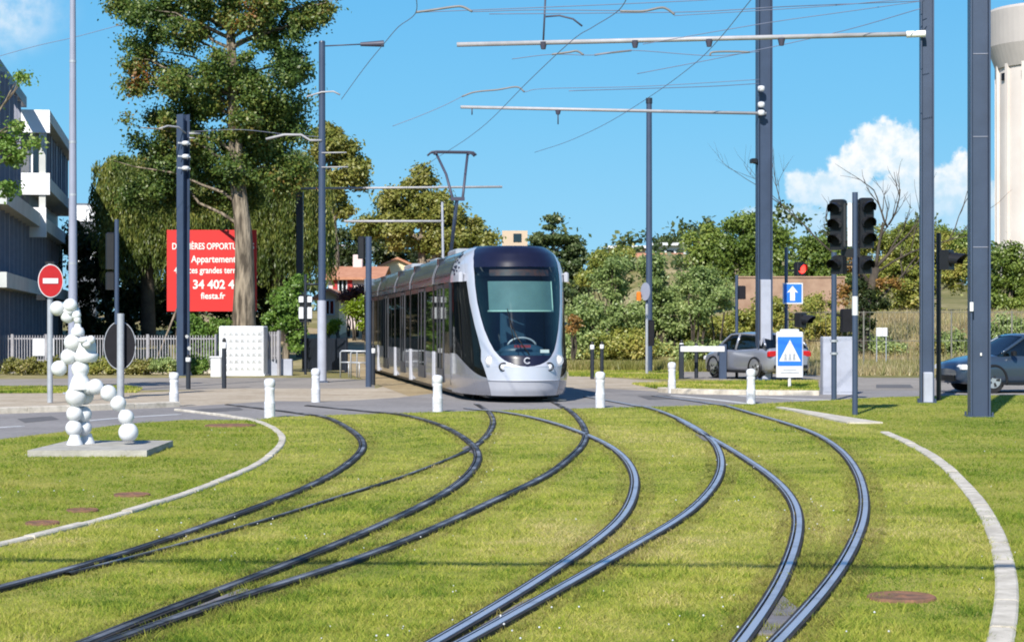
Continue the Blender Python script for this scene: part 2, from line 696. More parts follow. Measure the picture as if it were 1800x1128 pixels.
M['terrain'] = noise_ground('dry_verge_ground', [(0.32, (0.10, 0.11, 0.03)), (0.47, (0.19, 0.17, 0.06)), (0.62, (0.40, 0.33, 0.19))], [(0.12, 0.55), (1.5, 0.45)])
M['asphalt'] = noise_ground('old_light_asphalt', [(0.35, (0.180, 0.168, 0.164)), (0.5, (0.238, 0.224, 0.220)), (0.65, (0.295, 0.279, 0.272))], [(0.35, 0.5), (9, 0.5)], 0.85, 0.25, 120)
M['path'] = noise_ground('worn_path_asphalt', [(0.35, (0.21, 0.19, 0.17)), (0.65, (0.33, 0.30, 0.27))], [(0.4, 0.5), (7, 0.5)], 0.9, 0.25, 90)
M['plaza'] = noise_ground('sandy_concrete', [(0.33, (0.28, 0.22, 0.155)), (0.5, (0.41, 0.345, 0.265)), (0.66, (0.51, 0.445, 0.36))], [(0.6, 0.5), (6, 0.5)], 0.9, 0.35, 60)
M['ochre'] = noise_ground('ochre_track_bed', [(0.35, (0.24, 0.18, 0.10)), (0.65, (0.42, 0.33, 0.20))], [(0.4, 0.5), (5, 0.5)], 0.9, 0.35, 60)
M['lawn'] = noise_ground('lawn_soil', [(0.33, (0.15, 0.18, 0.03)), (0.48, (0.27, 0.275, 0.05)), (0.66, (0.38, 0.34, 0.10))], [(0.45, 0.55), (6, 0.45)], 0.95, 0.6, 70)
M['paint'] = pmat('road_paint', (0.55, 0.55, 0.55), 0.7, var=0.2, scale=5)

GREENS = {
    'plane': [(0.10, (0.045, 0.092, 0.020)), (0.46, (0.105, 0.175, 0.034)), (0.70, (0.20, 0.245, 0.048)), (0.86, (0.23, 0.175, 0.042)), (0.99, (0.33, 0.12, 0.030))],
    'willow': [(0.15, (0.055, 0.092, 0.018)), (0.5, (0.14, 0.185, 0.034)), (0.85, (0.33, 0.33, 0.075))],
    'yellow': [(0.15, (0.12, 0.155, 0.026)), (0.55, (0.27, 0.275, 0.055)), (0.9, (0.38, 0.34, 0.10))],
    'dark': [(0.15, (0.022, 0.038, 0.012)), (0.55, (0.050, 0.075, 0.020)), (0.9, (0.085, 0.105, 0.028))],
    'cedar': [(0.15, (0.045, 0.080, 0.026)), (0.55, (0.10, 0.145, 0.048)), (0.9, (0.19, 0.22, 0.08))],
    'oak': [(0.15, (0.10, 0.16, 0.028)), (0.55, (0.21, 0.285, 0.052)), (0.9, (0.33, 0.38, 0.085))],
    'scrub': [(0.12, (0.15, 0.22, 0.062)), (0.45, (0.29, 0.38, 0.125)), (0.75, (0.44, 0.51, 0.20)), (0.95, (0.50, 0.42, 0.11))],
    'bright': [(0.15, (0.085, 0.17, 0.025)), (0.55, (0.18, 0.31, 0.05)), (0.9, (0.29, 0.38, 0.09))],
    'olive': [(0.12, (0.17, 0.22, 0.042)), (0.5, (0.33, 0.35, 0.07)), (0.9, (0.48, 0.40, 0.11))],
    'lime': [(0.15, (0.14, 0.22, 0.008)), (0.6, (0.26, 0.36, 0.018)), (0.9, (0.34, 0.40, 0.05))],
    'red': [(0.15, (0.08, 0.026, 0.026)), (0.6, (0.16, 0.055, 0.045)), (0.9, (0.24, 0.11, 0.06))],
    'low': [(0.12, (0.15, 0.165, 0.035)), (0.5, (0.27, 0.27, 0.06)), (0.9, (0.42, 0.34, 0.14))],
    'rusty': [(0.12, (0.24, 0.15, 0.04)), (0.5, (0.38, 0.19, 0.055)), (0.9, (0.28, 0.24, 0.05))],
    'dry': [(0.12, (0.34, 0.27, 0.13)), (0.5, (0.54, 0.44, 0.25)), (0.9, (0.30, 0.30, 0.11))],
}
LM = {k: leafmat('leaves_' + k, v) for k, v in GREENS.items()}


def barkmat():
    m, nt, b = newmat('grooved_grey_brown_bark')
    N, L = nt.nodes, nt.links
    tcn = N.new('ShaderNodeTexCoord')
    mp = N.new('ShaderNodeMapping')
    mp.inputs['Scale'].default_value = (5.0, 5.0, 0.9)
    L.new(tcn.outputs['Object'], mp.inputs[0])
    nz = N.new('ShaderNodeTexNoise')
    nz.inputs['Scale'].default_value = 1.3
    nz.inputs['Detail'].default_value = 7
    L.new(mp.outputs[0], nz.inputs['Vector'])
    rp = N.new('ShaderNodeValToRGB')
    L.new(nz.outputs['Fac'], rp.inputs[0])
    rp.color_ramp.elements[0].position, rp.color_ramp.elements[0].color = 0.38, (0.07, 0.055, 0.04, 1)
    rp.color_ramp.elements[1].position, rp.color_ramp.elements[1].color = 0.62, (0.30, 0.245, 0.18, 1)
    L.new(rp.outputs[0], b.inputs['Base Color'])
    b.inputs['Roughness'].default_value = 0.95
    bp = N.new('ShaderNodeBump')
    bp.inputs['Strength'].default_value = 1.0
    bp.inputs['Distance'].default_value = 0.12
    L.new(nz.outputs['Fac'], bp.inputs['Height'])
    L.new(bp.outputs[0], b.inputs['Normal'])
    return m


M['bark'] = barkmat()


# ------------------------------------------------------------------ leaf geometry (numpy)
def quads_mesh(name, v, mat, parent=None):
    """v: (n,4,3)"""
    n = len(v)
    me = bpy.data.meshes.new(name)
    me.vertices.add(n * 4)
    me.vertices.foreach_set('co', v.reshape(-1).astype(np.float32))
    me.loops.add(n * 4)
    me.loops.foreach_set('vertex_index', np.arange(n * 4, dtype=np.int32))
    me.polygons.add(n)
    me.polygons.foreach_set('loop_start', np.arange(0, n * 4, 4, dtype=np.int32))
    me.polygons.foreach_set('loop_total', np.full(n, 4, np.int32))
    me.update(calc_edges=True)
    return obj(name, me, mat, parent)


def tris_mesh(name, v, mat, parent=None):
    n = len(v)
    me = bpy.data.meshes.new(name)
    me.vertices.add(n * 3)
    me.vertices.foreach_set('co', v.reshape(-1).astype(np.float32))
    me.loops.add(n * 3)
    me.loops.foreach_set('vertex_index', np.arange(n * 3, dtype=np.int32))
    me.polygons.add(n)
    me.polygons.foreach_set('loop_start', np.arange(0, n * 3, 3, dtype=np.int32))
    me.polygons.foreach_set('loop_total', np.full(n, 3, np.int32))
    me.update(calc_edges=True)
    return obj(name, me, mat, parent)


def unit(a):
    return a / (np.linalg.norm(a, axis=-1, keepdims=True) + 1e-9)


def leaf_quads(c, ls, out=None, asp=0.62, droop=0.25):
    """diamond leaves at centres c, facing partly outwards/up"""
    n = len(c)
    nr = RNG.normal(size=(n, 3))
    nr[:, 2] += 0.7
    if out is not None:
        nr += out * 0.9
    nr = unit(nr)
    t = RNG.normal(size=(n, 3))
    t[:, 2] -= droop * 2
    t = unit(t - nr * (t * nr).sum(1, keepdims=True))
    b = np.cross(nr, t)
    s = ls * RNG.uniform(0.6, 1.3, (n, 1))
    a = t * s * 0.5
    bb = b * s * 0.5 * asp
    return np.stack([c - a, c - a * 0.05 + bb, c + a, c - a * 0.05 - bb], 1)


def clump_points(blobs, total, cr, shell=(0.5, 1.0), flat=0.75, jitter=0.42):
    """leaf centres gathered in clumps over ellipsoids; blobs: (cx,cy,cz,rx,ry,rz[,weight])"""
    B = np.array([b[:6] for b in blobs], float)
    area = (B[:, 3] * B[:, 5] + B[:, 3] * B[:, 4] + B[:, 4] * B[:, 5])
    B[:, 3:6] = np.maximum(B[:, 3:6] * 0.45, B[:, 3:6] - 0.55 * cr)
    wts = np.array([(b[6] if len(b) > 6 else 1.0) for b in blobs]) * area
    wts /= wts.sum()
    pts, outs = [], []
    for i, b in enumerate(B):
        nb = int(total * wts[i])
        if nb < 4:
            continue
        k = max(4, int(area[i] / (cr * cr) * 1.15))
        k = min(k, max(4, nb // 12))
        d = unit(RNG.normal(size=(k, 3)))
        rr = RNG.uniform(shell[0], shell[1], (k, 1)) ** 0.7
        cc = b[:3] + d * rr * b[3:6]
        size = cr * RNG.uniform(0.55, 1.25, (k, 1))
        idx = RNG.integers(0, k, nb)
        g = RNG.normal(size=(nb, 3)) * jitter
        g[:, 2] *= flat
        p = cc[idx] + g * size[idx]
        pts.append(p)
        outs.append(unit(g + 0.6 * d[idx]))
    return np.concatenate(pts), np.concatenate(outs)


def pxblobs(lst, d, dr=None):
    """(px, py, rx, ry[, depth offset[, weight]]) -> blobs at d metres"""
    res = []
    for b in lst:
        dd = d + (b[4] if len(b) > 4 else 0.0)
        p = at(b[0], b[1], dd)
        rx, rz = b[2] * dd / F, b[3] * dd / F
        ry = (rx + rz) / 2 if dr is None else dr
        res.append((p.x, p.y, p.z, rx, ry, rz, b[5] if len(b) > 5 else 1.0))
    return res


def limb_path(a, b, wob=0.25, n=6):
    a, b = Vector(a), Vector(b)
    L = (b - a).length
    pts = []
    for i in range(n + 1):
        t = i / n
        p = a.lerp(b, t)
        p.z += math.sin(PI * t) * L * 0.06
        if 0 < i < n:
            p += Vector((random.uniform(-1, 1), random.uniform(-1, 1), random.uniform(-1, 1))) * wob * L * 0.12
        pts.append(p)
    return pts


def tree(name, label, cat, group, base, trunk, blobs, n, ls, mat, bark='bark', cr=0.8, limbs=8, limb_r=0.16, shell=(0.5, 1.0), asp=0.62, flat=0.75, sink=0.3, jit=0.40):
    """base (x,y); trunk: list of (Vector, radius); blobs in world space"""
    bz = gz(base[0], base[1])
    if name != 'plane_tree':
        n, ls = int(n * 1.7), ls * 0.78
    root = thing(name, label, cat, (base[0], base[1], bz), 0, group)
    off = np.array([base[0], base[1], bz])
    ov = Vector(off)
    tb = MB()
    if trunk is None:
        top = max(blobs, key=lambda b: b[2])
        trunk = [(Vector((base[0], base[1], bz - sink)), 0.035 * (top[2] - bz) + 0.05), (Vector((base[0] * 0.7 + top[0] * 0.3, base[1] * .7 + top[1] * .3, bz + (top[2] - bz) * 0.45)), 0.022 * (top[2] - bz) + 0.04),
                 (Vector((top[0], top[1], top[2])), 0.03)]
    tp = catmull([[*p, r] for p, r in trunk], 6)
    tb.tube([Vector(p[:3]) - ov for p in tp], [max(0.015, p[3]) for p in tp], 12)
    for i in range(min(limbs, 3 * len(blobs))):
        b = blobs[i % len(blobs)]
        tgt = Vector(b[:3]) + Vector((random.uniform(-.6, .6) * b[3], random.uniform(-.6, .6) * b[4], random.uniform(-.2, .6) * b[5]))
        # start on the trunk below the target
        best = min(tp, key=lambda q: abs(q[2] - (tgt.z - 0.35 * (Vector(q[:3]) - tgt).length)))
        r0 = min(limb_r, best[3] * 0.65)
        pth = limb_path(Vector(best[:3]) - ov, tgt - ov)
        tb.tube(pth, [r0 * (1 - 0.85 * k / (len(pth) - 1)) for k in range(len(pth))], 7)
    tb.build('trunk', M[bark], root)
    p, o = clump_points(blobs, n, cr, shell, flat, jit)
    keep = p[:, 2] > bz + 0.02
    p, o = p[keep], o[keep]
    quads_mesh('crown', leaf_quads(p - off, ls, o, asp), LM[mat], root)
    return root


def bush(name, label, cat, group, blobs, n, ls, mat, cr=0.35, shell=(0.35, 1.0), asp=0.6, stems=True):
    n, ls = int(n * 1.8), ls * 0.78
    c = np.array([b[:2] for b in blobs]).mean(0)
    bz = gz(c[0], c[1])
    root = thing(name, label, cat, (c[0], c[1], bz), 0, group)
    off = np.array([c[0], c[1], bz])
    p, o = clump_points(blobs, n, cr, shell)
    keep = p[:, 2] > bz + 0.01
    p, o = p[keep], o[keep]
    quads_mesh('foliage', leaf_quads(p - off, ls, o, asp), LM[mat], root)
    if stems:
        sb = MB()
        for b in blobs:
            for _ in range(3):
                sx, sy = random.uniform(-.4, .4) * b[3], random.uniform(-.4, .4) * b[4]
                sb.tube(limb_path((b[0] - c[0] + sx * .4, b[1] - c[1] + sy * .4, -0.1), (b[0] - c[0] + sx, b[1] - c[1] + sy, b[2] - bz + 0.4 * b[5])), [0.05, 0.045, 0.04, 0.03, 0.025, 0.02, 0.01], 5)
        sb.build('stem', M['bark_dark'], root)
    return root



# ------------------------------------------------------------------ ground
# terrain sheet reaching the horizon
xs = np.concatenate([np.linspace(-900, -80, 9), np.linspace(-70, 90, 81), np.linspace(100, 900, 9)])
ys = np.concatenate([np.linspace(-60, 60, 25), np.linspace(64, 160, 49), np.linspace(170, 300, 14), np.linspace(350, 1800, 8)])
tb = MB()
tb.grid([[(x, y, gz(x, y)) for x in xs] for y in ys])
struct(tb.build('ground', M['terrain']))


def sheet(name, px, z, mat, refine=0.0):
    """flat sheet from photo pixel outline"""
    pts = [G(*p) if p[1] > HZ + 3 else p for p in px]
    me = bpy.data.meshes.new(name)
    me.from_pydata([(x, y, z) for x, y in pts], [], [tuple(range(len(pts)))])
    o = obj(name, me, mat)
    import bmesh
    b = bmesh.new()
    b.from_mesh(me)
    bmesh.ops.triangulate(b, faces=b.faces)
    for f in b.faces:
        f.normal_update()
        if f.normal.z < 0:
            f.normal_flip()
    b.to_mesh(me)
    b.free()
    return struct(o)


# footpath behind the plaza on the left, road behind on the right
sheet('footpath', [(-120, 683), (-120, 667), (300, 664), (560, 664), (655, 668), (660, 684), (420, 684), (250, 686)], 0.004, M['path'])
sheet('side_road', [(990, 662), (990, 634), (1100, 634), (1250, 637), (1440, 655), (1520, 664), (1900, 664), (1900, 702), (1500, 704), (1438, 690), (1440, 667), (1250, 668), (1120, 660)], 0.004, M['path'])
sheet('plaza', [(-200, 745), (-200, 693), (250, 690), (400, 683), (660, 683), (700, 672), (780, 672), (780, 700), (620, 706), (300, 720), (150, 728)], 0.008, M['plaza'])
# tram corridor
TR_O = Vector((0.25, 41.5))
TR_A = R(8.5)
TR_D = Vector((-math.sin(TR_A), math.cos(TR_A)))
TR_S = Vector((math.cos(TR_A), math.sin(TR_A)))


def trk(t):
    """track centre line behind the tram nose, bending left far away"""
    if t < 34:
        return TR_O + TR_D * t
    a = (t - 34) / 42.0
    p = TR_O + TR_D * 34
    ang = TR_A
    st = 1.0
    k = 0.0
    while k < t - 34:
        ang = TR_A + k / 60.0 * 0.35
        p = p + Vector((-math.sin(ang), math.cos(ang))) * st
        k += st
    return p


rows = []
for t in range(-1, 110, 3):
    p = trk(t)
    q = trk(t + 0.5) - p
    s = Vector((q.y, -q.x)).normalized()
    wl_, wr_ = (2.0, 4.8)
    a, b = p - s * wl_, p + s * wr_
    rows.append([(a.x, a.y, 0.011 + gz(a.x, a.y)), (b.x, b.y, 0.011 + gz(b.x, b.y))])
cb = MB()
cb.grid(rows)
struct(cb.build('track_bed', M['ochre']))
sheet('island', [(985, 712), (985, 655), (1040, 662), (1120, 668), (1250, 676), (1436, 676), (1440, 693), (1190, 694)], 0.016, M['plaza'])
# lawn outline (photo pixels) and road
LAWN_FAR = [(-500, 800), (-60, 783), (0, 776), (106, 763), (208, 750), (320, 741), (455, 741), (480, 736), (600, 732), (800, 726), (1040, 720), (1320, 713), (1450, 706), (1560, 700), (1700, 697), (1850, 696), (2100, 695)]
sheet('road', [(-300, 752), (-150, 735), (0, 729), (150, 724), (310, 717), (480, 706), (560, 707), (620, 705), (700, 700), (780, 690), (990, 684), (1067, 684), (1175, 690), (1300, 693), (1440, 693), (1500, 688), (2000, 688),
               (2000, 702), (1560, 708), (1450, 714), (1320, 722), (1040, 729), (800, 735), (480, 746), (320, 750), (106, 775), (-60, 800), (-300, 830)], 0.020, M['asphalt'])
pts = [G(*p) for p in LAWN_FAR]
LAWN = pts + [(40, 30), (40, -12), (-30, -12), (-30, pts[0][1])]
me = bpy.data.meshes.new('lawn')
me.from_pydata([(x, y, 0.034) for x, y in LAWN], [], [tuple(range(len(LAWN)))])
lawn = obj('lawn', me, M['lawn'])
import bmesh
b = bmesh.new()
b.from_mesh(me)
bmesh.ops.triangulate(b, faces=b.faces)
for f in b.faces:
    f.normal_update()
    if f.normal.z < 0:
        f.normal_flip()
b.to_mesh(me)
b.free()
struct(lawn)


def strip(name, pl, wd, z0, z1, mat, smooth=True, widths=None, joint=0):
    """raised strip along a ground polyline (n,2)"""
    n = len(pl)
    tg = np.gradient(pl, axis=0)
    tg = unit(tg)
    nr = np.stack([tg[:, 1], -tg[:, 0]], 1)
    w_ = np.full(n, wd / 2) if widths is None else np.array(widths) / 2
    L_ = pl - nr * w_[:, None]
    R_ = pl + nr * w_[:, None]
    m = MB()
    if joint:
        m.grid([[(*L_[i], z0), (*(L_[i] * .9 + R_[i] * .1), z1 - .012), (*(R_[i] * .9 + L_[i] * .1), z1 - .012), (*R_[i], z0)] for i in range(n)], smooth=False)
    s_ = np.concatenate([[0], np.cumsum(np.linalg.norm(np.diff(pl, axis=0), axis=1))])
    nst = max(1, int(s_[-1] / joint)) if joint else 1
    for q in range(nst):
        u0, u1 = s_[-1] * q / nst + (.012 if joint else 0), s_[-1] * (q + 1) / nst - (.012 if joint else 0)
        us = np.linspace(u0, u1, max(2, int((u1 - u0) / .2) + 1)) if joint else s_
        dz = random.uniform(-.008, .004) if joint else 0
        Li = np.stack([np.interp(us, s_, L_[:, 0]), np.interp(us, s_, L_[:, 1])], 1)
        Ri = np.stack([np.interp(us, s_, R_[:, 0]), np.interp(us, s_, R_[:, 1])], 1)
        bv = .1
        rows = [[(*Li[i], z0), (*Li[i], z1 + dz - .012), (*(Li[i] * (1 - bv) + Ri[i] * bv), z1 + dz), (*(Ri[i] * (1 - bv) + Li[i] * bv), z1 + dz), (*Ri[i], z1 + dz - .012), (*Ri[i], z0)] for i in range(len(us))] if joint else [[(*Li[i], z0), (*Li[i], z1), (*Ri[i], z1), (*Ri[i], z0)] for i in range(len(us))]
        m.grid(rows, smooth=False)
        k_ = len(rows[0])
        m.add(rows[0], [tuple(range(k_))])
        m.add(rows[-1], [tuple(range(k_ - 1, -1, -1))])
    return m.build(name, mat)


def gpath(px, it=5, step=0.25):
    p = np.array([G(*q) for q in px])
    p = relax(resample(catmull(p, 12), 0.35), it * 4)
    return resample(p, step)


M['patch'] = noise_ground('dark_asphalt_repair', [(0.35, (0.10, 0.098, 0.10)), (0.65, (0.16, 0.155, 0.16))], [(1.2, 0.5), (9, 0.5)], 0.9, 0.3, 90)
sheet('road_patch', [(330, 722), (420, 717), (428, 722), (345, 728)], 0.0235, M['patch'])
sheet('road_patch', [(1120, 697), (1172, 696), (1200, 703), (1140, 704)], 0.0235, M['patch'])
sheet('road_patch', [(30, 738), (90, 733), (104, 739), (44, 745)], 0.0235, M['patch'])
sheet('road_patch', [(1540, 676), (1600, 676), (1606, 682), (1540, 682)], 0.0075, M['patch'])
# lane marking and road edge lines
for px in ([(150, 742), (200, 737), (260, 733), (315, 730)], [(-60, 757), (-20, 755), (38, 751)]):
    struct(strip('road_marking', gpath(px, 2), 0.13, 0.019, 0.026, M['paint']))
struct(strip('road_marking', gpath([(1300, 697), (1380, 702), (1440, 704), (1500, 705)], 2), 0.13, 0.019, 0.026, M['paint']))
struct(strip('road_marking', gpath([(1180, 696), (1240, 702), (1300, 709), (1330, 714)], 2), 0.15, 0.019, 0.0262, M['paint']))

KERB_L = [(310, 723), (360, 729), (420, 737), (462, 747), (488, 762), (498, 775), (490, 792), (460, 818), (400, 848), (300, 885), (200, 916), (100, 944), (0, 968), (-90, 988), (-220, 1015)]
KERB_R = [(1555, 764), (1600, 785), (1650, 815), (1695, 858), (1730, 905), (1752, 950), (1766, 1000), (1772, 1050), (1768, 1100), (1756, 1160), (1725, 1250)]
KERB_R2 = [(1370, 720), (1420, 729), (1470, 739), (1520, 748)]
kl = gpath(KERB_L, 3)
kr = gpath(KERB_R, 3)
kr2 = gpath(KERB_R2, 2)
tag(strip('kerb_stone', kl, 0.10, 0.0, 0.062, M['kerb'], joint=1.0), 'pale concrete kerb strip curving through the lawn beside the sculpture', 'kerb', 'kerbs round the tracks')
tag(strip('kerb_stone', kr, 0.14, 0.0, 0.062, M['kerb'], joint=1.0), 'pale concrete kerb strip arching along the lawn past the outermost rail', 'kerb', 'kerbs round the tracks')
tag(strip('kerb_stone', kr2, 0.2, 0.0, 0.062, M['kerb'], widths=np.linspace(0.14, 0.62, len(kr2))), 'short pale kerb wedge widening towards the two headed traffic light', 'kerb', 'kerbs round the tracks')
# raised kerb of the island, and kerb of the left pavement
tag(strip('kerb_stone', gpath([(1165, 690), (1190, 693), (1300, 695), (1440, 696)], 2), 0.3, 0.0, 0.14, M['kerb'], joint=1.0), 'raised concrete kerb of the grass island below the silver car', 'kerb', 'kerbs round the tracks')
tag(strip('kerb_stone', gpath([(-160, 733), (0, 727), (140, 723), (310, 716)], 2), 0.26, 0.0, 0.13, M['kerb'], joint=1.0), 'weathered pavement kerb behind the white sculpture', 'kerb', 'kerbs round the tracks')

# ------------------------------------------------------------------ rails
RAILS = [
    ([(400, 713), (480, 723), (565, 735), (607, 754), (634, 774), (640, 795), (620, 817), (578, 847), (500, 884), (430, 910), (350, 941), (250, 976), (150, 1009), (0, 1049), (-100, 1075), (-260, 1120)],
     'leftmost steel rail of the lawn, curving next to the pale kerb', 0.03),
    ([(540, 715), (620, 723), (702, 732), (772, 751), (815, 774), (838, 795), (843, 812), (838, 826), (820, 849), (780, 879), (720, 911), (640, 949), (560, 984), (500, 1009), (425, 1039), (320, 1079), (240, 1111), (195, 1129), (60, 1188)],
     'dark steel rail bending through the left rail crossing towards the bottom left corner', 0.045),
    ([(838, 712), (857, 724), (868, 742), (863, 762), (848, 781), (825, 797), (780, 817), (700, 849), (600, 880), (500, 914), (415, 940), (300, 974), (200, 1001), (120, 1021)],
     'thin half buried rail leaving the tram left wheel side and fading in the grass', 0.012),
    ([(972, 708), (1000, 724), (1022, 746), (1031, 766), (1028, 785), (1010, 806), (965, 843), (900, 875), (840, 905), (780, 934), (700, 969), (600, 1009), (500, 1041), (400, 1071), (320, 1099), (240, 1129), (120, 1175)],
     'dark steel rail curving from the tram right wheel side to the bottom left', 0.045),
    ([(820, 720), (905, 732), (965, 746), (1015, 763), (1066, 786), (1098, 810), (1116, 838), (1119, 862), (1112, 892), (1096, 922), (1070, 948), (1038, 973), (1000, 1000), (966, 1024), (930, 1049), (881, 1080), (807, 1125), (690, 1195)],
     'shiny rail curving round the middle of the lawn left of the central pair', 0.05),
    ([(1030, 699), (1090, 710), (1145, 722), (1192, 740), (1228, 760), (1254, 781), (1267, 804), (1270, 830), (1258, 862), (1222, 904), (1180, 935), (1122, 968), (1051, 1013), (967, 1061), (889, 1108), (850, 1130), (740, 1192)],
     'shiny rail curving from the right switch towards the bottom centre', 0.05),
    ([(1195, 743), (1228, 763), (1272, 788), (1325, 822), (1366, 853), (1396, 888), (1407, 922), (1404, 955), (1393, 995), (1371, 1049), (1346, 1090), (1320, 1129), (1274, 1190)],
     'shiny rail branching at the right switch and sweeping to the bottom right', 0.05),
    ([(1150, 698), (1215, 706), (1268, 715), (1315, 729), (1366, 744), (1430, 766), (1477, 796), (1507, 834), (1521, 878), (1521, 919), (1508, 960), (1486, 1005), (1456, 1050), (1430, 1080), (1392, 1125), (1325, 1195)],
     'outermost shiny rail on the right, nearest the long pale kerb', 0.05),
]
rail_paths = []
LAWN_Y = lambda x: np.interp(x, [p[0] for p in pts], [p[1] for p in pts])
rail_clear = []
for ri, (px, lab, clr) in enumerate(RAILS):
    mat_r = M['rail_dark'] if ri < 4 else M['rail']  # left-hand rails take a darker, browner steel mottled with grey
    p = gpath(px, 3, 0.18)
    rail_paths.append(p)
    rail_clear.append(clr)
    n = len(p)
    root = thing('tram_rail', lab, 'rail', (p[n // 2][0], p[n // 2][1], 0.03), 0, 'grooved tram rails in the lawn')
    o0 = np.array([p[n // 2][0], p[n // 2][1]])
    q = p - o0
    tg = unit(np.gradient(q, axis=0))
    nr = np.stack([tg[:, 1], -tg[:, 0]], 1)
    onlawn = p[:, 1] < LAWN_Y(p[:, 0])
    k = np.convolve(np.pad(onlawn.astype(float), 4, mode='edge'), np.ones(9) / 9, 'valid')
    lift = 0.030 * k - (0.012 if ri == 2 else 0.004) * k      # flush in the road, a little proud of the turf

    thin = 0.5 + 0.5 * np.clip((p[:, 1] - 23.5) / 3.0, 0, 1) if ri == 2 else np.ones(n)

    def prof(name, pr, mat):
        m = MB()
        rows = [[(*(q[i] + nr[i] * a * thin[i]), z + lift[i]) for a, z in pr] for i in range(n)]
        m.grid(rows, smooth=False)
        m.build(name, mat, root)
    prof('rail_jacket', [(-0.040, -0.05), (-0.040, 0.004), (-0.023, 0.006), (-0.023, -0.016), (0.046, -0.016), (0.046, 0.004), (0.066, 0.004), (0.066, -0.05)], M['rail_side'])
    prof('rail_head', [(-0.021, -0.005), (-0.021, 0.0105), (-0.019, 0.012), (0.019, 0.012), (0.021, 0.0105), (0.021, -0.005)], mat_r)
    prof('guard_lip', [(0.038, -0.005), (0.038, 0.009), (0.046, 0.009), (0.046, -0.005)], mat_r)
# switch plates between converging rails
for px, lab in (([(318, 1090), (425, 1046), (448, 1050), (340, 1089)], 'worn grey switch plate between the dark rails at the bottom left'),
                ([(838, 1118), (925, 1066), (960, 1062), (890, 1102)], 'worn grey switch plate between the rails at the bottom centre'),
                ([(1338, 1115), (1376, 1060), (1400, 1080), (1425, 1080), (1385, 1128), (1330, 1128)], 'worn grey switch plate between the rails at the bottom right'),
                ([(1222, 768), (1240, 772), (1252, 782), (1236, 778)], 'small grey switch plate at the right hand rail switch'),
                ([(812, 794), (830, 783), (842, 790), (832, 802)], 'small grey plate where the rails cross left of the tram')):
    m = MB()
    pp = [G(*p) for p in px]
    m.prism(pp, 0.0, 0.047, ax=(1, 0, 0), up=(0, 1, 0))
    tag(m.build('switch_plate', M['plate']), lab, 'switch plate', 'switch plates between the rails')
# rusty covers
for (cx, cy, rx, lab) in ((1585, 1062, 60, 'rust red flat cover in the lawn inside the long pale kerb'), (232, 877, 32, 'rust red flat cover in the dark lawn, second from the plinth'),
                          (145, 905, 28, 'worn reddish cover half grown over beside the pale kerb'), (75, 928, 30, 'thin brown worn cover nearest the left picture edge'),
                          (405, 752, 45, 'rust brown cover by the bend of the pale kerb next to the plinth')):
    c = G(cx, cy)
    r = rx * c[1] / F
    m = MB()
    m.lathe([(r, -0.03), (r, 0.012), (r * 0.93, 0.020), (r * 0.90, 0.014), (r * 0.15, 0.016), (r * .1, 0.024), (0.0001, 0.024)], (0, 0, 0), 24)
    o = m.build('ground_cover', M['rust'])
    o.location = (c[0], c[1], 0.037)
    tag(o, lab, 'cover', 'rusty covers in the grass')

# ------------------------------------------------------------------ grass blades
GX0, GX1, GY0, GY1, GS = -18.0, 21.0, 7.0, 48.0, 0.03
nx, ny = int((GX1 - GX0) / GS), int((GY1 - GY0) / GS)
blocked = np.zeros((ny, nx), bool)


def stamp(path, r):
    p = resample(path, 0.03)
    ix = ((p[:, 0] - GX0) / GS).astype(int)
    iy = ((p[:, 1] - GY0) / GS).astype(int)
    k = int(r / GS)
    for dx in range(-k, k + 1):
        for dy_ in range(-k, k + 1):
            if dx * dx + dy_ * dy_ <= k * k:
                a, c = ix + dx, iy + dy_
                ok = (a >= 0) & (a < nx) & (c >= 0) & (c < ny)
                blocked[c[ok], a[ok]] = True


worn = np.zeros((ny, nx), bool)
hold = blocked
blocked = worn
for p in rail_paths:
    stamp(p, 0.20)
blocked = hold
for p, clr in zip(rail_paths, rail_clear):
    stamp(p, clr)
stamp(kl, 0.035)
stamp(kr, 0.05)
stamp(kr2, 0.12)
N0 = 760000
d_ = np.exp(RNG.uniform(math.log(9.2), math.log(46), N0))
x_ = (RNG.uniform(-0.36, 0.42, N0)) * d_
gp = np.stack([x_, d_], 1)
ok = (gp[:, 1] < LAWN_Y(gp[:, 0]) - 0.03)
for c, r in ((G(1585, 1062), .21), (G(232, 877), .2), (G(145, 905), .08), (G(75, 928), .08), (G(405, 752), .4)):
    ok &= (np.hypot(gp[:, 0] - c[0], gp[:, 1] - c[1]) > r) | (RNG.random(N0) < .5)
for px in ([(330, 1086), (385, 1066), (430, 1050)], [(870, 1104), (905, 1084), (940, 1066)], [(1358, 1115), (1385, 1086), (1400, 1090), (1365, 1128)]):
    c = np.mean([G(*p) for p in px], 0)
    ok &= (np.hypot(gp[:, 0] - c[0], gp[:, 1] - c[1]) > 0.16)
gp = gp[ok]
ix = np.clip(((gp[:, 0] - GX0) / GS).astype(int), 0, nx - 1)
iy = np.clip(((gp[:, 1] - GY0) / GS).astype(int), 0, ny - 1)
wear = (worn[iy, ix] * RNG.uniform(0.0, 1.0, len(gp)))[~blocked[iy, ix]]
gp = gp[~blocked[iy, ix]]
def left_of(path, q, sgn):
    o = np.argsort(path[:, 1])
    return (q[:, 0] - np.interp(q[:, 1], path[o, 1], path[o, 0])) * sgn > 0


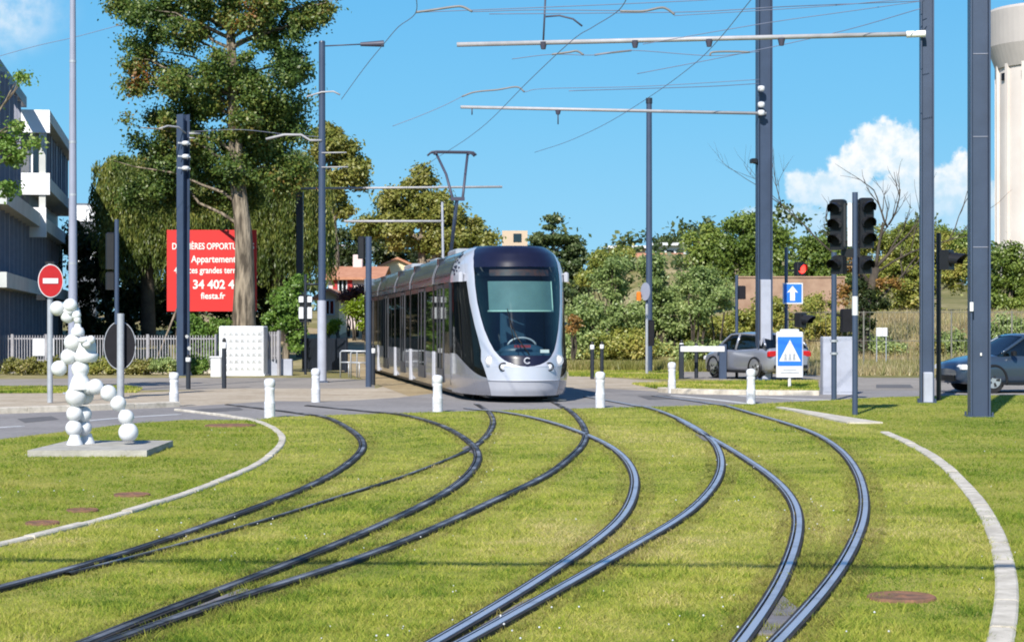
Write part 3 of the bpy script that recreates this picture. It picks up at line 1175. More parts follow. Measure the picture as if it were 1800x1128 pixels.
zone = (left_of(kl, gp, -1) & (gp[:, 1] < 37)) | (left_of(kr, gp, 1) & (gp[:, 0] > 2.5))
zone |= (gp[:, 0] > 6.0) & (gp[:, 1] > 29)
n = len(gp)
th = RNG.uniform(0, 2 * PI, n)
dd = gp[:, 1]
wd = RNG.uniform(0.0035, 0.007, n) * (0.6 + dd / 22)
ht = RNG.uniform(0.013, 0.031, n) * (0.9 + dd / 120)
ht *= 0.75 + 0.5 * (np.sin(gp[:, 0] * 1.7 + 1.3 * np.sin(gp[:, 1] * 0.8)) * np.sin(gp[:, 1] * 1.1 + gp[:, 0] * 0.6) * 0.5 + 0.5)
# tufts: denser clumps of longer, broader blades
kc = 1800
cd_ = np.exp(RNG.uniform(math.log(9.5), math.log(44), kc))
cx_ = RNG.uniform(-.3, .3, kc) * cd_
cell = {}
for q_, (x0_, y0_) in enumerate(zip(cx_, cd_)):
    cell.setdefault((int(x0_ // .6), int(y0_ // .6)), []).append(q_)
key = np.stack([gp[:, 0] // .6, gp[:, 1] // .6], 1).astype(int)
near = np.full(n, 9.0)
for (ix_, iy_), lst in cell.items():
    pass
order = np.lexsort((key[:, 1], key[:, 0]))
ks = key[order]
brk = np.flatnonzero(np.any(np.diff(ks, axis=0) != 0, axis=1)) + 1
for sl_ in np.split(order, brk):
    k0 = tuple(key[sl_[0]])
    for q_ in cell.get(k0, ()):
        rr_ = np.hypot(gp[sl_, 0] - cx_[q_], (gp[sl_, 1] - cd_[q_]) * .8)
        near[sl_] = np.minimum(near[sl_], rr_)
boost = np.clip(1 - near / .17, 0, 1)
ht *= 1 + 0.9 * boost
wd *= 1 + .5 * boost
ln = RNG.normal(size=(n, 2)) * ht[:, None] * 0.8
z0 = np.full(n, 0.03)
a = np.stack([gp[:, 0] - np.cos(th) * wd / 2, gp[:, 1] - np.sin(th) * wd / 2, z0], 1)
c = np.stack([gp[:, 0] + np.cos(th) * wd / 2, gp[:, 1] + np.sin(th) * wd / 2, z0], 1)
t = np.stack([gp[:, 0] + ln[:, 0], gp[:, 1] + ln[:, 1], z0 + ht], 1)


def grassmat(name, cols):
    m = bpy.data.materials.new(name)
    m.use_nodes = True
    nt = m.node_tree
    N, L = nt.nodes, nt.links
    N.clear()
    out = N.new('ShaderNodeOutputMaterial')
    geo = N.new('ShaderNodeNewGeometry')
    tcn = N.new('ShaderNodeTexCoord')

    def nz(s, d=4, vec=None, W=0):
        q = N.new('ShaderNodeTexNoise')
        q.noise_dimensions = '4D'
        q.inputs['W'].default_value = W
        q.inputs['Scale'].default_value = s
        q.inputs['Detail'].default_value = d
        q.inputs['Roughness'].default_value = 0.6
        L.new(vec or tcn.outputs['Object'], q.inputs['Vector'])
        return q.outputs['Fac']

    def ma(op, a, b, c=None):
        q = N.new('ShaderNodeMath')
        q.operation = op
        for i, v in enumerate((a, b, c)):
            if v is None:
                continue
            if isinstance(v, (int, float)):
                q.inputs[i].default_value = v
            else:
                L.new(v, q.inputs[i])
        return q.outputs[0]
    # patches: slow, medium and per blade
    f = ma('MULTIPLY_ADD', nz(0.30, 5), 1.15, -0.37)
    f = ma('MULTIPLY_ADD', nz(1.5, 5, W=4), 0.75, f)
    f = ma('MULTIPLY_ADD', geo.outputs['Random Per Island'], 0.26, f)
    rp = N.new('ShaderNodeValToRGB')
    L.new(ma('MULTIPLY_ADD', f, 1.55, -0.53), rp.inputs[0])
    els = rp.color_ramp.elements
    els[0].position, els[0].color = cols[0][0], (*cols[0][1], 1)
    els[1].position, els[1].color = cols[-1][0], (*cols[-1][1], 1)
    for p, c_ in cols[1:-1]:
        e = els.new(p)
        e.color = (*c_, 1)
    d = N.new('ShaderNodeBsdfDiffuse')
    tr = N.new('ShaderNodeBsdfTranslucent')
    wa = N.new('ShaderNodeAttribute')
    wa.attribute_name = 'wear'
    wm = N.new('ShaderNodeMix')
    wm.data_type = 'RGBA'
    L.new(ma('MULTIPLY', wa.outputs['Fac'], 0.8), wm.inputs[0])
    L.new(rp.outputs[0], wm.inputs[6])
    wm.inputs[7].default_value = (0.17, 0.12, 0.06, 1)
    L.new(wm.outputs[2], d.inputs[0])
    L.new(wm.outputs[2], tr.inputs[0])
    mx = N.new('ShaderNodeMixShader')
    mx.inputs[0].default_value = 0.45
    L.new(d.outputs[0], mx.inputs[1])
    L.new(tr.outputs[0], mx.inputs[2])
    L.new(mx.outputs[0], out.inputs[0])
    return m


GM1 = grassmat('lawn_grass_blades', [(0.20, (0.095, 0.18, 0.028)), (0.40, (0.225, 0.305, 0.044)), (0.54, (0.385, 0.43, 0.068)), (0.72, (0.52, 0.50, 0.115)), (0.94, (0.66, 0.55, 0.26))])
GM2 = grassmat('green_lawn_grass_blades', [(0.18, (0.095, 0.18, 0.024)), (0.42, (0.17, 0.265, 0.034)), (0.62, (0.29, 0.35, 0.048)), (0.92, (0.46, 0.42, 0.12))])
tr_ = np.stack([a, c, t], 1)
g1 = tris_mesh('grass', tr_[~zone], GM1)
at_ = g1.data.attributes.new('wear', 'FLOAT', 'FACE')
at_.data.foreach_set('value', wear[~zone].astype(np.float32))
tag(g1, 'short sunlit yellowish lawn grass growing between the tram rails', 'grass', kind='stuff')
tag(tris_mesh('grass', tr_[zone], GM2), 'fresher green lawn grass outside the pale kerbs', 'grass', kind='stuff')
# clover flowers
k = 420
d_ = np.exp(RNG.uniform(math.log(9.5), math.log(30), k))
fx = RNG.uniform(-0.28, 0.28, k) * d_
cl = (np.sin(fx * 1.3 + d_ * 0.7) + np.sin(fx * 0.6 - d_ * 1.1)) > 0.25
m = MB()
for x, y in zip(fx[cl], d_[cl]):
    if y < LAWN_Y(x) - 1 and not blocked[min(ny - 1, int((y - GY0) / GS)), max(0, min(nx - 1, int((x - GX0) / GS)))]:
        r = random.uniform(0.003, 0.007)
        m.lathe([(0.0005, -r), (r, -r * .3), (r * .9, r * .4), (0.0005, r)], (x, y, 0.065 + random.uniform(0, .015)), 6)
tag(m.build('clover_flowers', M['offwhite']), 'tiny white clover flowers dotted through the lawn', 'flowers', kind='stuff')
# thin turf on the far grass strips
def flat_grass(name, px, n, h, mat, label, zb=0.016):
    poly = np.array([G(*p) for p in px])
    lo, hi = poly.min(0), poly.max(0)
    q = RNG.uniform(lo, hi, (n * 3, 2))
    ins = np.zeros(len(q), bool)
    j = len(poly) - 1
    for i in range(len(poly)):
        xi, yi = poly[i]
        xj, yj = poly[j]
        cr_ = ((yi > q[:, 1]) != (yj > q[:, 1])) & (q[:, 0] < (xj - xi) * (q[:, 1] - yi) / (yj - yi + 1e-12) + xi)
        ins ^= cr_
        j = i
    q = q[ins][:n]
    n = len(q)
    th = RNG.uniform(0, 2 * PI, n)
    wd = RNG.uniform(0.012, 0.025, n)
    ht = RNG.uniform(0.4, 1.1, n) * h
    ln = RNG.normal(size=(n, 2)) * ht[:, None] * 0.4
    zz = np.array([gz(x, y) for x, y in q]) + zb
    a = np.stack([q[:, 0] - np.cos(th) * wd, q[:, 1] - np.sin(th) * wd, zz], 1)
    c = np.stack([q[:, 0] + np.cos(th) * wd, q[:, 1] + np.sin(th) * wd, zz], 1)
    t = np.stack([q[:, 0] + ln[:, 0], q[:, 1] + ln[:, 1], zz + ht], 1)
    return tag(tris_mesh(name, np.stack([a, c, t], 1), mat), label, 'grass', kind='stuff')


flat_grass('grass_strip', [(-60, 692), (-60, 682), (225, 681), (250, 684), (240, 691)], 22000, 0.07, bpy.data.materials['lawn_grass_blades'], 'narrow grass strip beside the left footpath')
flat_grass('island_grass', [(1110, 676), (1240, 672), (1436, 671), (1440, 689), (1180, 690), (1150, 684)], 16000, 0.08, bpy.data.materials['lawn_grass_blades'], 'worn grass on the traffic island by the silver car', 0.02)
flat_grass('track_side_grass', [(1000, 662), (1000, 645), (1110, 648), (1200, 656), (1190, 668), (1080, 664)], 16000, 0.08, bpy.data.materials['lawn_grass_blades'], 'patchy grass strip beside the round blue sign')

# ------------------------------------------------------------------ tram
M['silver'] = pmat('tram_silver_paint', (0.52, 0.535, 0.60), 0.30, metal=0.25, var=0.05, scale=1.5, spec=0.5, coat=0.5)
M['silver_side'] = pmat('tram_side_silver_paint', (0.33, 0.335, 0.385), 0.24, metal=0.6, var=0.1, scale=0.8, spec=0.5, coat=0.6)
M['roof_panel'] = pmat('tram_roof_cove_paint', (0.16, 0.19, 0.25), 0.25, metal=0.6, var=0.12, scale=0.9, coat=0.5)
M['tram_white'] = pmat('tram_white_band', (0.44, 0.45, 0.50), 0.4, var=0.06)
M['navy'] = pmat('tram_dark_navy', (0.008, 0.009, 0.026), 0.32, var=0.15, spec=0.35, coat=0.15)
M['tramglass'] = glassmat('tram_side_glass', (0.44, 0.56, 0.46), 0.05, 0.7, ior=1.3)
M['cabglass'] = glassmat('tram_cab_side_glass', (0.30, 0.30, 0.28), 0.015, 0.6, ior=1.14)
M['windshield'] = glassmat('tram_windshield', (0.80, 0.90, 0.92), 0.025, 0.92)
M['pillar'] = pmat('tram_dark_pillar', (0.018, 0.018, 0.02), 0.3, var=0.2, spec=0.5)
M['door_frame'] = pmat('tram_door_frame', (0.07, 0.07, 0.08), 0.4, metal=0.3, var=0.1)
M['blind'] = pmat('green_grey_sun_blind', (0.085, 0.165, 0.16), 0.7, var=0.12, scale=3)
M['blind_bar'] = pmat('pale_green_blind_bar', (0.36, 0.55, 0.46), 0.5, var=0.05)
M['dash'] = pmat('dark_blue_dashboard', (0.022, 0.06, 0.10), 0.4, var=0.25, scale=3)
M['interior'] = pmat('tram_dark_interior', (0.05, 0.06, 0.065), 0.7, var=0.2)
M['seat_green'] = pmat('green_tram_seat', (0.05, 0.16, 0.11), 0.7, var=0.2)
M['lamp_glass'] = pmat('clear_headlamp_glass', (0.75, 0.75, 0.76), 0.12, var=0.05, spec=0.7, coat=0.8)
M['orange'] = pmat('orange_plastic', (0.65, 0.17, 0.01), 0.5, var=0.15)
M['display'] = pmat('dim_brown_display', (0.075, 0.03, 0.018), 0.5, scale=7, c2=(0.02, 0.02, 0.022), contrast=(0.4, 0.6))
M['paper'] = pmat('white_paper_card', (0.75, 0.75, 0.72), 0.7, var=0.05)
M['red_flat'] = pmat('red_plastic', (0.26, 0.03, 0.035), 0.5, var=0.1)


def itp(z, tab):
    return float(np.interp(z, [a for a, b in tab], [b for a, b in tab]))


CAB = 3.4      # length of the curved cab
WT = [(0.0, 1.10), (0.25, 1.17), (0.5, 1.2), (2.67, 1.2), (2.85, 1.19), (3.1, 1.12), (3.3, 1.0), (3.42, 0.86), (3.47, 0.78), (3.50, 0.70)]
Y0T = [(0.15, 0.16), (0.3, 0.06), (0.5, 0.0), (0.8, 0.02), (1.0, 0.08), (1.3, 0.24), (1.7, 0.42), (2.2, 0.62), (2.7, 0.84), (3.1, 1.04), (3.3, 1.18), (3.42, 1.36), (3.5, 1.7)]
WST = [(0.80, 0.0), (0.815, 0.14), (0.85, 0.28), (0.92, 0.41), (1.0, 0.50), (1.15, 0.60), (1.35, 0.675), (1.6, 0.745), (1.9, 0.80), (2.2, 0.84), (2.6, 0.865), (3.0, 0.865), (3.2, 0.845), (3.35, 0.80), (3.45, 0.74), (3.5, 0.66)]
FET = [(0.15, 0.66), (0.5, 0.74), (0.75, 0.80), (0.94, 0.85), (1.15, 0.84), (1.4, 0.875), (1.7, 0.925), (2.2, 0.99), (2.6, 1.02), (3.0, 1.03), (3.25, 1.0), (3.5, 0.70)]
NEX = 2.35


def cabpt(x, z, off=0.0):
    """point of the cab skin at lateral position x (front part); off pushes it outwards (towards -y)"""
    Wz = itp(z, WT)
    r = min(1.0, abs(x) / Wz)
    s = (1 - r ** NEX) ** (1 / NEX)
    y0 = itp(z, Y0T)
    return Vector((x, y0 + (CAB - y0) * (1 - s) - off, z))


def cabphi(sgn, phi, z, off=0.0):
    """phi 0 = flank, pi/2 = nose"""
    Wz = itp(z, WT) + off
    y0 = itp(z, Y0T) - off
    return Vector((sgn * Wz * math.cos(phi) ** (2 / NEX), y0 + (CAB - y0) * (1 - math.sin(phi) ** (2 / NEX)), z))


def phi_of(x, z):
    return math.acos(min(1.0, abs(x) / itp(z, WT)) ** (NEX / 2))


tram = thing('tram', 'silver low floor tram with big curved windscreen, pantograph raised, crossing the road', 'tram', (TR_O.x + 0.085, TR_O.y, 0.0), TR_A)
tram.scale = (1.065, 1, 1)


def zs(a, b, n):
    return [a + (b - a) * i / n for i in range(n + 1)]


def front_patch(name, z0, z1, xl, xr, mat, off=0.0, nz_=24, nx_=20, parent=tram):
    m = MB()
    rows = []
    for z in zs(z0, z1, nz_):
        a, b = xl(z), xr(z)
        rows.append([cabpt(a + (b - a) * i / nx_, z, off) for i in range(nx_ + 1)])
    m.grid(rows)
    return m.build(name, mat, parent, recalc=False)


fe = lambda z: min(itp(z, FET), itp(z, WT) * 0.999)
ws = lambda z: min(itp(z, WST) * 1.035, fe(z) - 0.02)
# lower bumper, upper bumper and the silver frame round the windscreen
front_patch('bumper', 0.17, 0.50, lambda z: -fe(z), fe, M['silver'], 0.0, 8, 30)
m = MB()
rows = []
for z in zs(0.505, 0.80, 10):
    rows.append([cabpt(-fe(z) + 2 * fe(z) * i / 30, z, 0.012) for i in range(31)])
m.grid(rows)
for sg in (-1, 1):
    rows = []
    for z in zs(0.80, 3.46, 60):
        a, b = ws(z), fe(z)
        rows.append([cabpt(sg * (a + (b - a) * i / 8), z, 0.012 + 0.03 * math.sin(PI * i / 8) * (1 if z > 1 else 0.3)) for i in range(9)])
    m.grid(rows)
m.build('windscreen_frame', M['silver'], tram, recalc=False)
seam = MB()
seam.tube([cabpt(-fe(.5) + 2 * fe(.5) * i / 30, 0.503, 0.012) for i in range(31)], 0.012, 5)
seam.build('bumper_trim', M['tram_white'], tram)
front_patch('windscreen', 1.04, 2.98, lambda z: -ws(z), ws, M['windshield'], 0.004, 40, 24)
front_patch('front_panel', 0.80, 1.04, lambda z: -ws(z), ws, M['navy'], 0.006, 14, 24)
front_patch('destination_panel', 2.98, 3.46, lambda z: -ws(z), ws, M['navy'], 0.006, 14, 24)
# flanks of the cab: glass wrapping round the corner, silver skirt sweeping down to the nose
for sg in (-1, 1):
    def colphi(c, z):
        return phi_of(fe(z), z) * (1 - c)
    NC = 28

    def zb(c):
        return 0.56 + 0.50 * smooth01(c / 0.80)
    ztop = 2.68
    m, g, r = MB(), MB(), MB()
    rows_s, rows_g, rows_r = [], [], []
    for k in range(13):
        rows_s.append([cabphi(sg, colphi(c / NC, 0.17 + (zb(c / NC) - 0.17) * k / 12), 0.17 + (zb(c / NC) - 0.17) * k / 12) for c in range(NC + 1)])
    for k in range(31):
        rows_g.append([cabphi(sg, colphi(c / NC, zb(c / NC) + (ztop - zb(c / NC)) * k / 30), zb(c / NC) + (ztop - zb(c / NC)) * k / 30, -0.012) for c in range(NC + 1)])
    for k in range(17):
        z = ztop + (3.46 - ztop) * k / 16
        rows_r.append([cabphi(sg, colphi(c / NC, z), z) for c in range(NC + 1)])
    m.grid(rows_s)
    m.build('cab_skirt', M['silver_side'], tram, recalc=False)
    g.grid(rows_g)
    g.build('cab_side_window', M['cabglass'], tram, recalc=False)
    r.grid(rows_r)
    r.build('cab_roof_cove', M['silver'], tram, recalc=False)
    # dark pillars behind the cab glass
    p = MB()
    for c0, wv in ((8, 0.05), (17, 0.05), (27, 0.10)):
        p.tube([cabphi(sg, colphi(c0 / NC, z), z, -0.06) for z in zs(zb(c0 / NC), ztop, 10)], wv, 6)
    p.build('cab_pillar', M['pillar'], tram)
    # ornament of dark dots on the roof corner
    dcl = MB()
    for (c, z, rr) in ((15, 3.28, .10), (19, 3.18, .05), (12, 3.12, .06), (17, 3.02, .055), (21, 3.03, .03), (20, 2.94, .05), (14, 2.93, .035), (23, 3.15, .035), (24, 2.97, .03), (10, 3.0, .03), (22, 3.3, .03), (18, 2.86, .04)):
        p0 = cabphi(sg, colphi(c / NC, z), z, 0.012)
        p1 = cabphi(sg, colphi((c + 1) / NC, z), z, 0.012)
        p2 = cabphi(sg, colphi(c / NC, z + .05), z + .05, 0.012)
        ax = (p1 - p0).normalized()
        up = (p2 - p0).normalized()
        dcl.prism([(rr * math.cos(t * PI / 5), rr * 0.8 * math.sin(t * PI / 5)) for t in range(10)], -0.012, 0.012, p0, ax, up)
    dcl.build('roof_ornament', M['navy'], tram)
    # head lamps
    for xx, z, rr, mat in ((0.69, 0.93, 0.105, M['lamp_glass']), (0.47, 0.80, 0.062, M['lamp_glass'])):
        p = cabpt(sg * xx, z, 0.01)
        l = MB()
        l.ball((p.x, p.y + 0.02, p.z), rr, 18, (1.0, 0.45, 1.05))
        lo = l.build('headlight' if rr > .1 else 'fog_lamp', mat, tram)
        rm = MB()
        nrm = (cabpt(sg * xx, z, 0.05) - p)
        e = 0.012 if rr > .1 else 0.022
        q = [Vector((p.x + (rr + e) * math.cos(t * PI / 10), p.y - 0.012 + 0.10 * ((rr + e) * math.cos(t * PI / 10)) * sg, p.z + (rr + e) * math.sin(t * PI / 10))) for t in range(21)]
        rm.tube(q, e * 0.7, 5)
        rm.build('lamp_rim', M['tram_white'] if rr > .1 else M['pillar'], lo)
# emblem: an open ring on the front panel
m = MB()
c0 = cabpt(0.0, 0.93, 0.03)
m.tube([(c0.x + 0.06 * math.cos(t), c0.y, c0.z + 0.06 * math.sin(t)) for t in np.linspace(R(40), R(325), 18)], 0.016, 6)
m.build('emblem', M['tram_white'], tram)
m = MB()
m.tube([cabpt(0.05, 1.06, 0.03), cabpt(-0.18, 1.45, 0.03), cabpt(-0.30, 1.80, 0.03)], 0.014, 5)
m.tube([cabpt(-0.24, 1.3, 0.022), cabpt(-0.33, 2.05, 0.022)], 0.010, 5)
m.build('wiper', M['black'], tram)
# interior of the cab
m = MB()
m.rbox((0, 1.2, 0.96), (0.9, 1.2, 0.30), 0.06)
m.rbox((0, 2.0, 0.96), (1.5, 0.9, 0.30), 0.06)
m.ball((0.02, 0.95, 1.12), 0.42, 18, (1.15, 0.6, 0.42))
m.build('dashboard', M['dash'], tram)
m = MB()
m.box((-0.02, 0.60, 1.235), (0.34, 0.05, 0.06))
m.build('dashboard_label', M['red_flat'], tram)
m = MB()
m.box((0.42, 0.46, 1.13), (0.18, 0.03, 0.07))
m.build('card', M['paper'], tram)
m = MB()
m.tube([(0.02 + 0.30 * math.cos(t), 0.95, 1.22 + 0.20 * math.sin(t)) for t in np.linspace(0.2, PI - 0.2, 14)], 0.022, 6)
m.build('control_column', M['galv'], tram)
m = MB()
rows = [[cabpt(-0.66 + 1.32 * i / 12, z, -0.09) for i in range(13)] for z in zs(2.02, 2.66, 8)]
m.grid(rows)
bl = m.build('sun_blind', M['blind'], tram, recalc=False)
m = MB()
m.tube([cabpt(-0.68 + 1.36 * i / 12, 2.0, -0.08) for i in range(13)], 0.02, 6)
m.tube([cabpt(0.67, z, -0.08) for z in zs(2.0, 2.66, 6)], 0.012, 6)
m.build('blind_bar', M['blind_bar'], bl)
m = MB()
m.box((0, 3.35, 1.75), (2.2, 0.06, 3.0))
m.box((0, 2.25, 0.75), (1.6, 2.0, 0.06))
m.box((0, 2.5, 2.85), (1.6, 1.5, 0.08))
m.build('cab_rear_wall', M['interior'], tram)
m = MB()
m.rbox((0.05, 2.25, 1.25), (0.55, 0.5, 0.12), .03)
m.rbox((0.05, 2.5, 1.65), (0.55, 0.12, 0.8), .04)
m.build('driver_seat', M['dash'], tram)

m = MB()
m.grid([[cabpt(-0.62 + 1.24 * i / 10, z, -0.07) for i in range(11)] for z in (2.78, 2.92)])
m.build('destination_display', M['display'], tram, recalc=False)
# cab roof
m = MB()
ring = [cabpt(-fe(3.46) + 2 * fe(3.46) * i / 24, 3.46) for i in range(25)]
back = [Vector((p.x, CAB, 3.47)) for p in ring]
m.grid([ring, [(a + b) * 0.5 + Vector((0, 0, .03)) for a, b in zip(ring, back)], back])
m.build('cab_roof', M['navy'], tram, recalc=False)

# passenger modules
COVE = [(1.2, 2.70), (1.2, 2.86), (1.165, 3.0), (1.12, 3.12), (1.04, 3.26), (0.93, 3.38), (0.78, 3.45), (0.4, 3.48), (0.0, 3.485)]
BREAK = [3.4, 6.9, 12.9, 17.8, 24.3, 31.0]
DOORS = {0: [(4.7, 6.0)], 1: [(9.0, 10.6)], 2: [(14.6, 15.9)], 3: [(20.3, 21.9)], 4: [(26.5, 28.0)]}


def flank(y0, y1, prof, sg, m, n=2):
    m.grid([[(sg * x, y0 + (y1 - y0) * k / n, z) for x, z in prof] for k in range(n + 1)])


LOW = [(1.14, 0.20), (1.19, 0.34), (1.2, 0.55), (1.2, 1.04)]
for i in range(5):
    a, b = BREAK[i], BREAK[i + 1]
    a2 = a + (0.16 if i else 0.0)
    b2 = b - 0.16
    low, roof = MB(), MB()
    rf = COVE + [(-x, z) for x, z in COVE[-2::-1]]
    roof.grid([[(x, a2, z) for x, z in rf], [(x, b2, z) for x, z in rf]])
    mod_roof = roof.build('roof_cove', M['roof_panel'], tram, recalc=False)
    seamb = MB()
    for sg in (-1, 1):
        flank(a2, b2, LOW, sg, low)
        seamb.box((sg * 1.202, (a2 + b2) / 2, 2.86), (0.02, b2 - a2, 0.025))
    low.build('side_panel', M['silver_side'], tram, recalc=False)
    seamb.build('roof_seam', M['pillar'], mod_roof)
    # windows: split at the doors and at even spacing
    cuts = [a2]
    dl = DOORS[i]
    for d0, d1 in dl:
        cuts += [d0, d1]
    cuts.append(b2)
    for sg in (-1, 1):
        for j in range(len(cuts) - 1):
            c0, c1 = cuts[j], cuts[j + 1]
            if c1 - c0 < 0.25:
                continue
            if j % 2 == 1:
                # a double door: two leaves with glass down to the sill
                dm = MB()
                mid = (c0 + c1) / 2
                for e0, e1 in ((c0, mid), (mid, c1)):
                    for yy in (e0 + 0.03, e1 - 0.03):
                        dm.box((sg * 1.205, yy, 1.5), (0.03, 0.06, 2.32))
                    dm.box((sg * 1.205, (e0 + e1) / 2, 2.62), (0.03, e1 - e0, 0.08))
                    dm.box((sg * 1.205, (e0 + e1) / 2, 0.50), (0.03, e1 - e0, 0.32))
                do = dm.build('door', M['door_frame'], tram)
                gl = MB()
                gl.box((sg * 1.206, mid, 1.62), (0.012, c1 - c0 - 0.12, 1.92))
                gl.build('door_glass', M['tramglass'], do)
            else:
                nw = max(1, round((c1 - c0) / 1.5))
                for q in range(nw):
                    w0, w1 = c0 + (c1 - c0) * q / nw, c0 + (c1 - c0) * (q + 1) / nw
                    gm = MB()
                    gm.box((sg * 1.192, (w0 + w1) / 2, 1.87), (0.012, w1 - w0 - 0.03, 1.66))
                    wo = gm.build('window', M['tramglass'], tram)
                    pm = MB()
                    pm.box((sg * 1.185, w0 + 0.03, 1.87), (0.03, 0.10, 1.66))
                    pm.box((sg * 1.185, (w0 + w1) / 2, 2.62), (0.03, w1 - w0, 0.12))
                    pm.build('window_pillar', M['pillar'], wo)
    # joint behind this module
    if i < 4:
        bm_ = MB()
        bm_.box((0, b, 1.85), (2.20, 0.42, 3.0))
        bm_.build('bellows', M['pillar'], tram)
        jm = MB()
        for sg in (-1, 1):
            for y_ in (b - 0.16, b + 0.16):
                jm.box((sg * 1.19, y_, 0.62), (0.06, 0.11, 0.86))
        for y_ in (b - 0.15, b + 0.15):
            jm.grid([[(x * 1.012, y_ - 0.06, z * 1.004) for x, z in rf], [(x * 1.012, y_ + 0.06, z * 1.004) for x, z in rf]])
        jm.build('joint_band', M['tram_white'], tram, recalc=False)
    # interior: floor, seats, ceiling
    im = MB()
    im.box((0, (a + b) / 2, 0.40), (2.2, b - a - 0.4, 0.06))
    im.box((0, (a + b) / 2, 2.70), (2.2, b - a - 0.4, 0.06))
    im.build('interior_floor', M['interior'], tram)
    y = a + 0.8
    while y < b - 0.6:
        if not any(d0 - 0.3 < y < d1 + 0.3 for d0, d1 in dl):
            for sx in (-0.75, 0.75):
                sm = MB()
                sm.rbox((sx, y, 0.62), (0.8, 0.42, 0.4), .03)
                sm.rbox((sx, y + 0.2, 1.15), (0.8, 0.08, 0.70), .03)
                sm.build('seat', M['seat_green'], tram)
        y += 0.85
# tail end, underframe
m = MB()
m.box((0, 31.02, 1.85), (2.36, 0.08, 3.2))
m.build('rear_wall', M['silver_side'], tram)
m = MB()
m.box((0, 16.6, 0.20), (2.0, 28.0, 0.22))
m.box((0, 2.0, 0.19), (1.5, 2.6, 0.14))
m.build('underframe', M['black'], tram)
for y in (2.6, 4.4, 14.4, 16.2, 27.0, 28.8):
    for sx in (-0.74, 0.74):
        wm_ = MB()
        wm_.cone((sx - 0.06, y, 0.30), (sx + 0.06, y, 0.30), 0.29, 0.29, 20)
        wm_.build('wheel', M['rail_side'], tram)
# roof gear and mirrors
for y, l in ((8.5, 1.8), (20.5, 2.6)):
    m = MB()
    m.rbox((0, y, 3.55), (1.2, l, 0.18), .04)
    m.build('roof_equipment', M['galv'], tram)
for sg in (-1, 1):
    m = MB()
    p = cabphi(sg, phi_of(fe(2.75), 2.75), 2.75)
    m.rbox((p.x + sg * 0.10, p.y + 0.15, 2.78), (0.10, 0.14, 0.22), .03)
    m.tube([(p.x - sg * .02, p.y + .15, 2.84), (p.x + sg * .1, p.y + .15, 2.84)], 0.02, 6)
    m.build('camera_pod', M['tram_white'], tram)
# pantograph at t = 13.4
PY = 13.4
ph = MB()
ph.rbox((0, PY + 0.2, 3.53), (1.1, 1.6, 0.10), .03)
pan = ph.build('pantograph', M['galv'], tram)
m = MB()
m.tube([(0.0, PY + 0.9, 3.6), (-0.02, PY - 0.9, 5.2)], 0.05, 8)
m.build('lower_arm', M['pole'], pan)
m = MB()
m.tube([(-0.13, PY - 0.9, 5.22), (-0.24, PY - 0.3, 5.95), (-0.42, PY + 0.45, 6.58)], 0.035, 6)
m.tube([(0.13, PY - 0.9, 5.22), (0.27, PY - 0.3, 5.95), (0.42, PY + 0.45, 6.58)], 0.035, 6)
m.box((0, PY - 0.9, 5.22), (0.36, 0.1, 0.1))
m.build('upper_arm', M['wire'], pan)
m = MB()
for dy2 in (-0.18, 0.18):
    m.tube([(-0.64, PY + 0.5 + dy2, 6.55), (-0.56, PY + 0.5 + dy2, 6.63), (-0.44, PY + 0.5 + dy2, 6.645), (0.44, PY + 0.5 + dy2, 6.645), (0.56, PY + 0.5 + dy2, 6.63), (0.64, PY + 0.5 + dy2, 6.55)], 0.03, 6)
m.box((-0.45, PY + 0.5, 6.60), (0.05, 0.4, 0.05))
m.box((0.45, PY + 0.5, 6.60), (0.05, 0.4, 0.05))
m.build('collector_head', M['wire'], pan)

# ------------------------------------------------------------------ poles, masts, overhead line
def hbeam(mb, p, w_, d_, h, t=0.03, rz=0.0):
    """H section: flanges left and right, web between, front face plain"""
    x, y, z = p
    q = Matrix.Rotation(rz, 3, 'Z')
    for c, s in (((-w_ / 2 + t / 2, 0, h / 2), (t, d_, h)), ((w_ / 2 - t / 2, 0, h / 2), (t, d_, h)), ((0, 0, h / 2), (w_ - 2 * t, t, h))):
        mb.box(Vector(p) + q @ Vector(c), s, rz)


def mast(name, label, cat, px, py, h, group, kind='tube', r=0.11, mat='pole', sleeve=None, rtop=None, rz=0.0, w_=0.4, d_=0.36):
    x, y = G(px, py)
    root = thing(name, label, cat, (x, y, 0), rz, group)
    m = MB()
    if kind == 'h':
        hbeam(m, (0, 0, 0.0), w_, d_, h)
    elif kind == 'box':
        m.rbox((0, 0, h / 2), (w_, d_, h), 0.015)
    else:
        m.cone((0, 0, 0), (0, 0, h), r, rtop if rtop else r, 16)
        m.cone((0, 0, h), (0, 0, h + 0.05), (rtop or r) * 1.08, (rtop or r) * 0.9, 16)
    m.build('shaft', M[mat], root)
    fm = MB()
    if kind == 'tube':
        fm.box((0, 0, 0.02), (r * 3.4, r * 3.4, 0.04))
    else:
        fm.box((0, 0, 0.025), (w_ * 1.35, d_ * 1.35, 0.05))
        for sx in (-1, 1):
            for sy in (-1, 1):
                fm.cone((sx * w_ * .58, sy * d_ * .58, 0.05), (sx * w_ * .58, sy * d_ * .58, 0.12), 0.02, 0.02, 6)
    fm.build('base_plate', M[mat], root)
    if sleeve:
        s = MB()
        if kind == 'tube':
            s.cone((0, 0, 0.05), (0, 0, sleeve), r * 1.18, r * 1.18, 18)
        else:
            s.rbox((0.02, 0, sleeve / 2 + 0.03), (w_ * 0.72, d_ + 0.03, sleeve), 0.02)
        s.build('sleeve', M['pole_pale'], root)
    return root


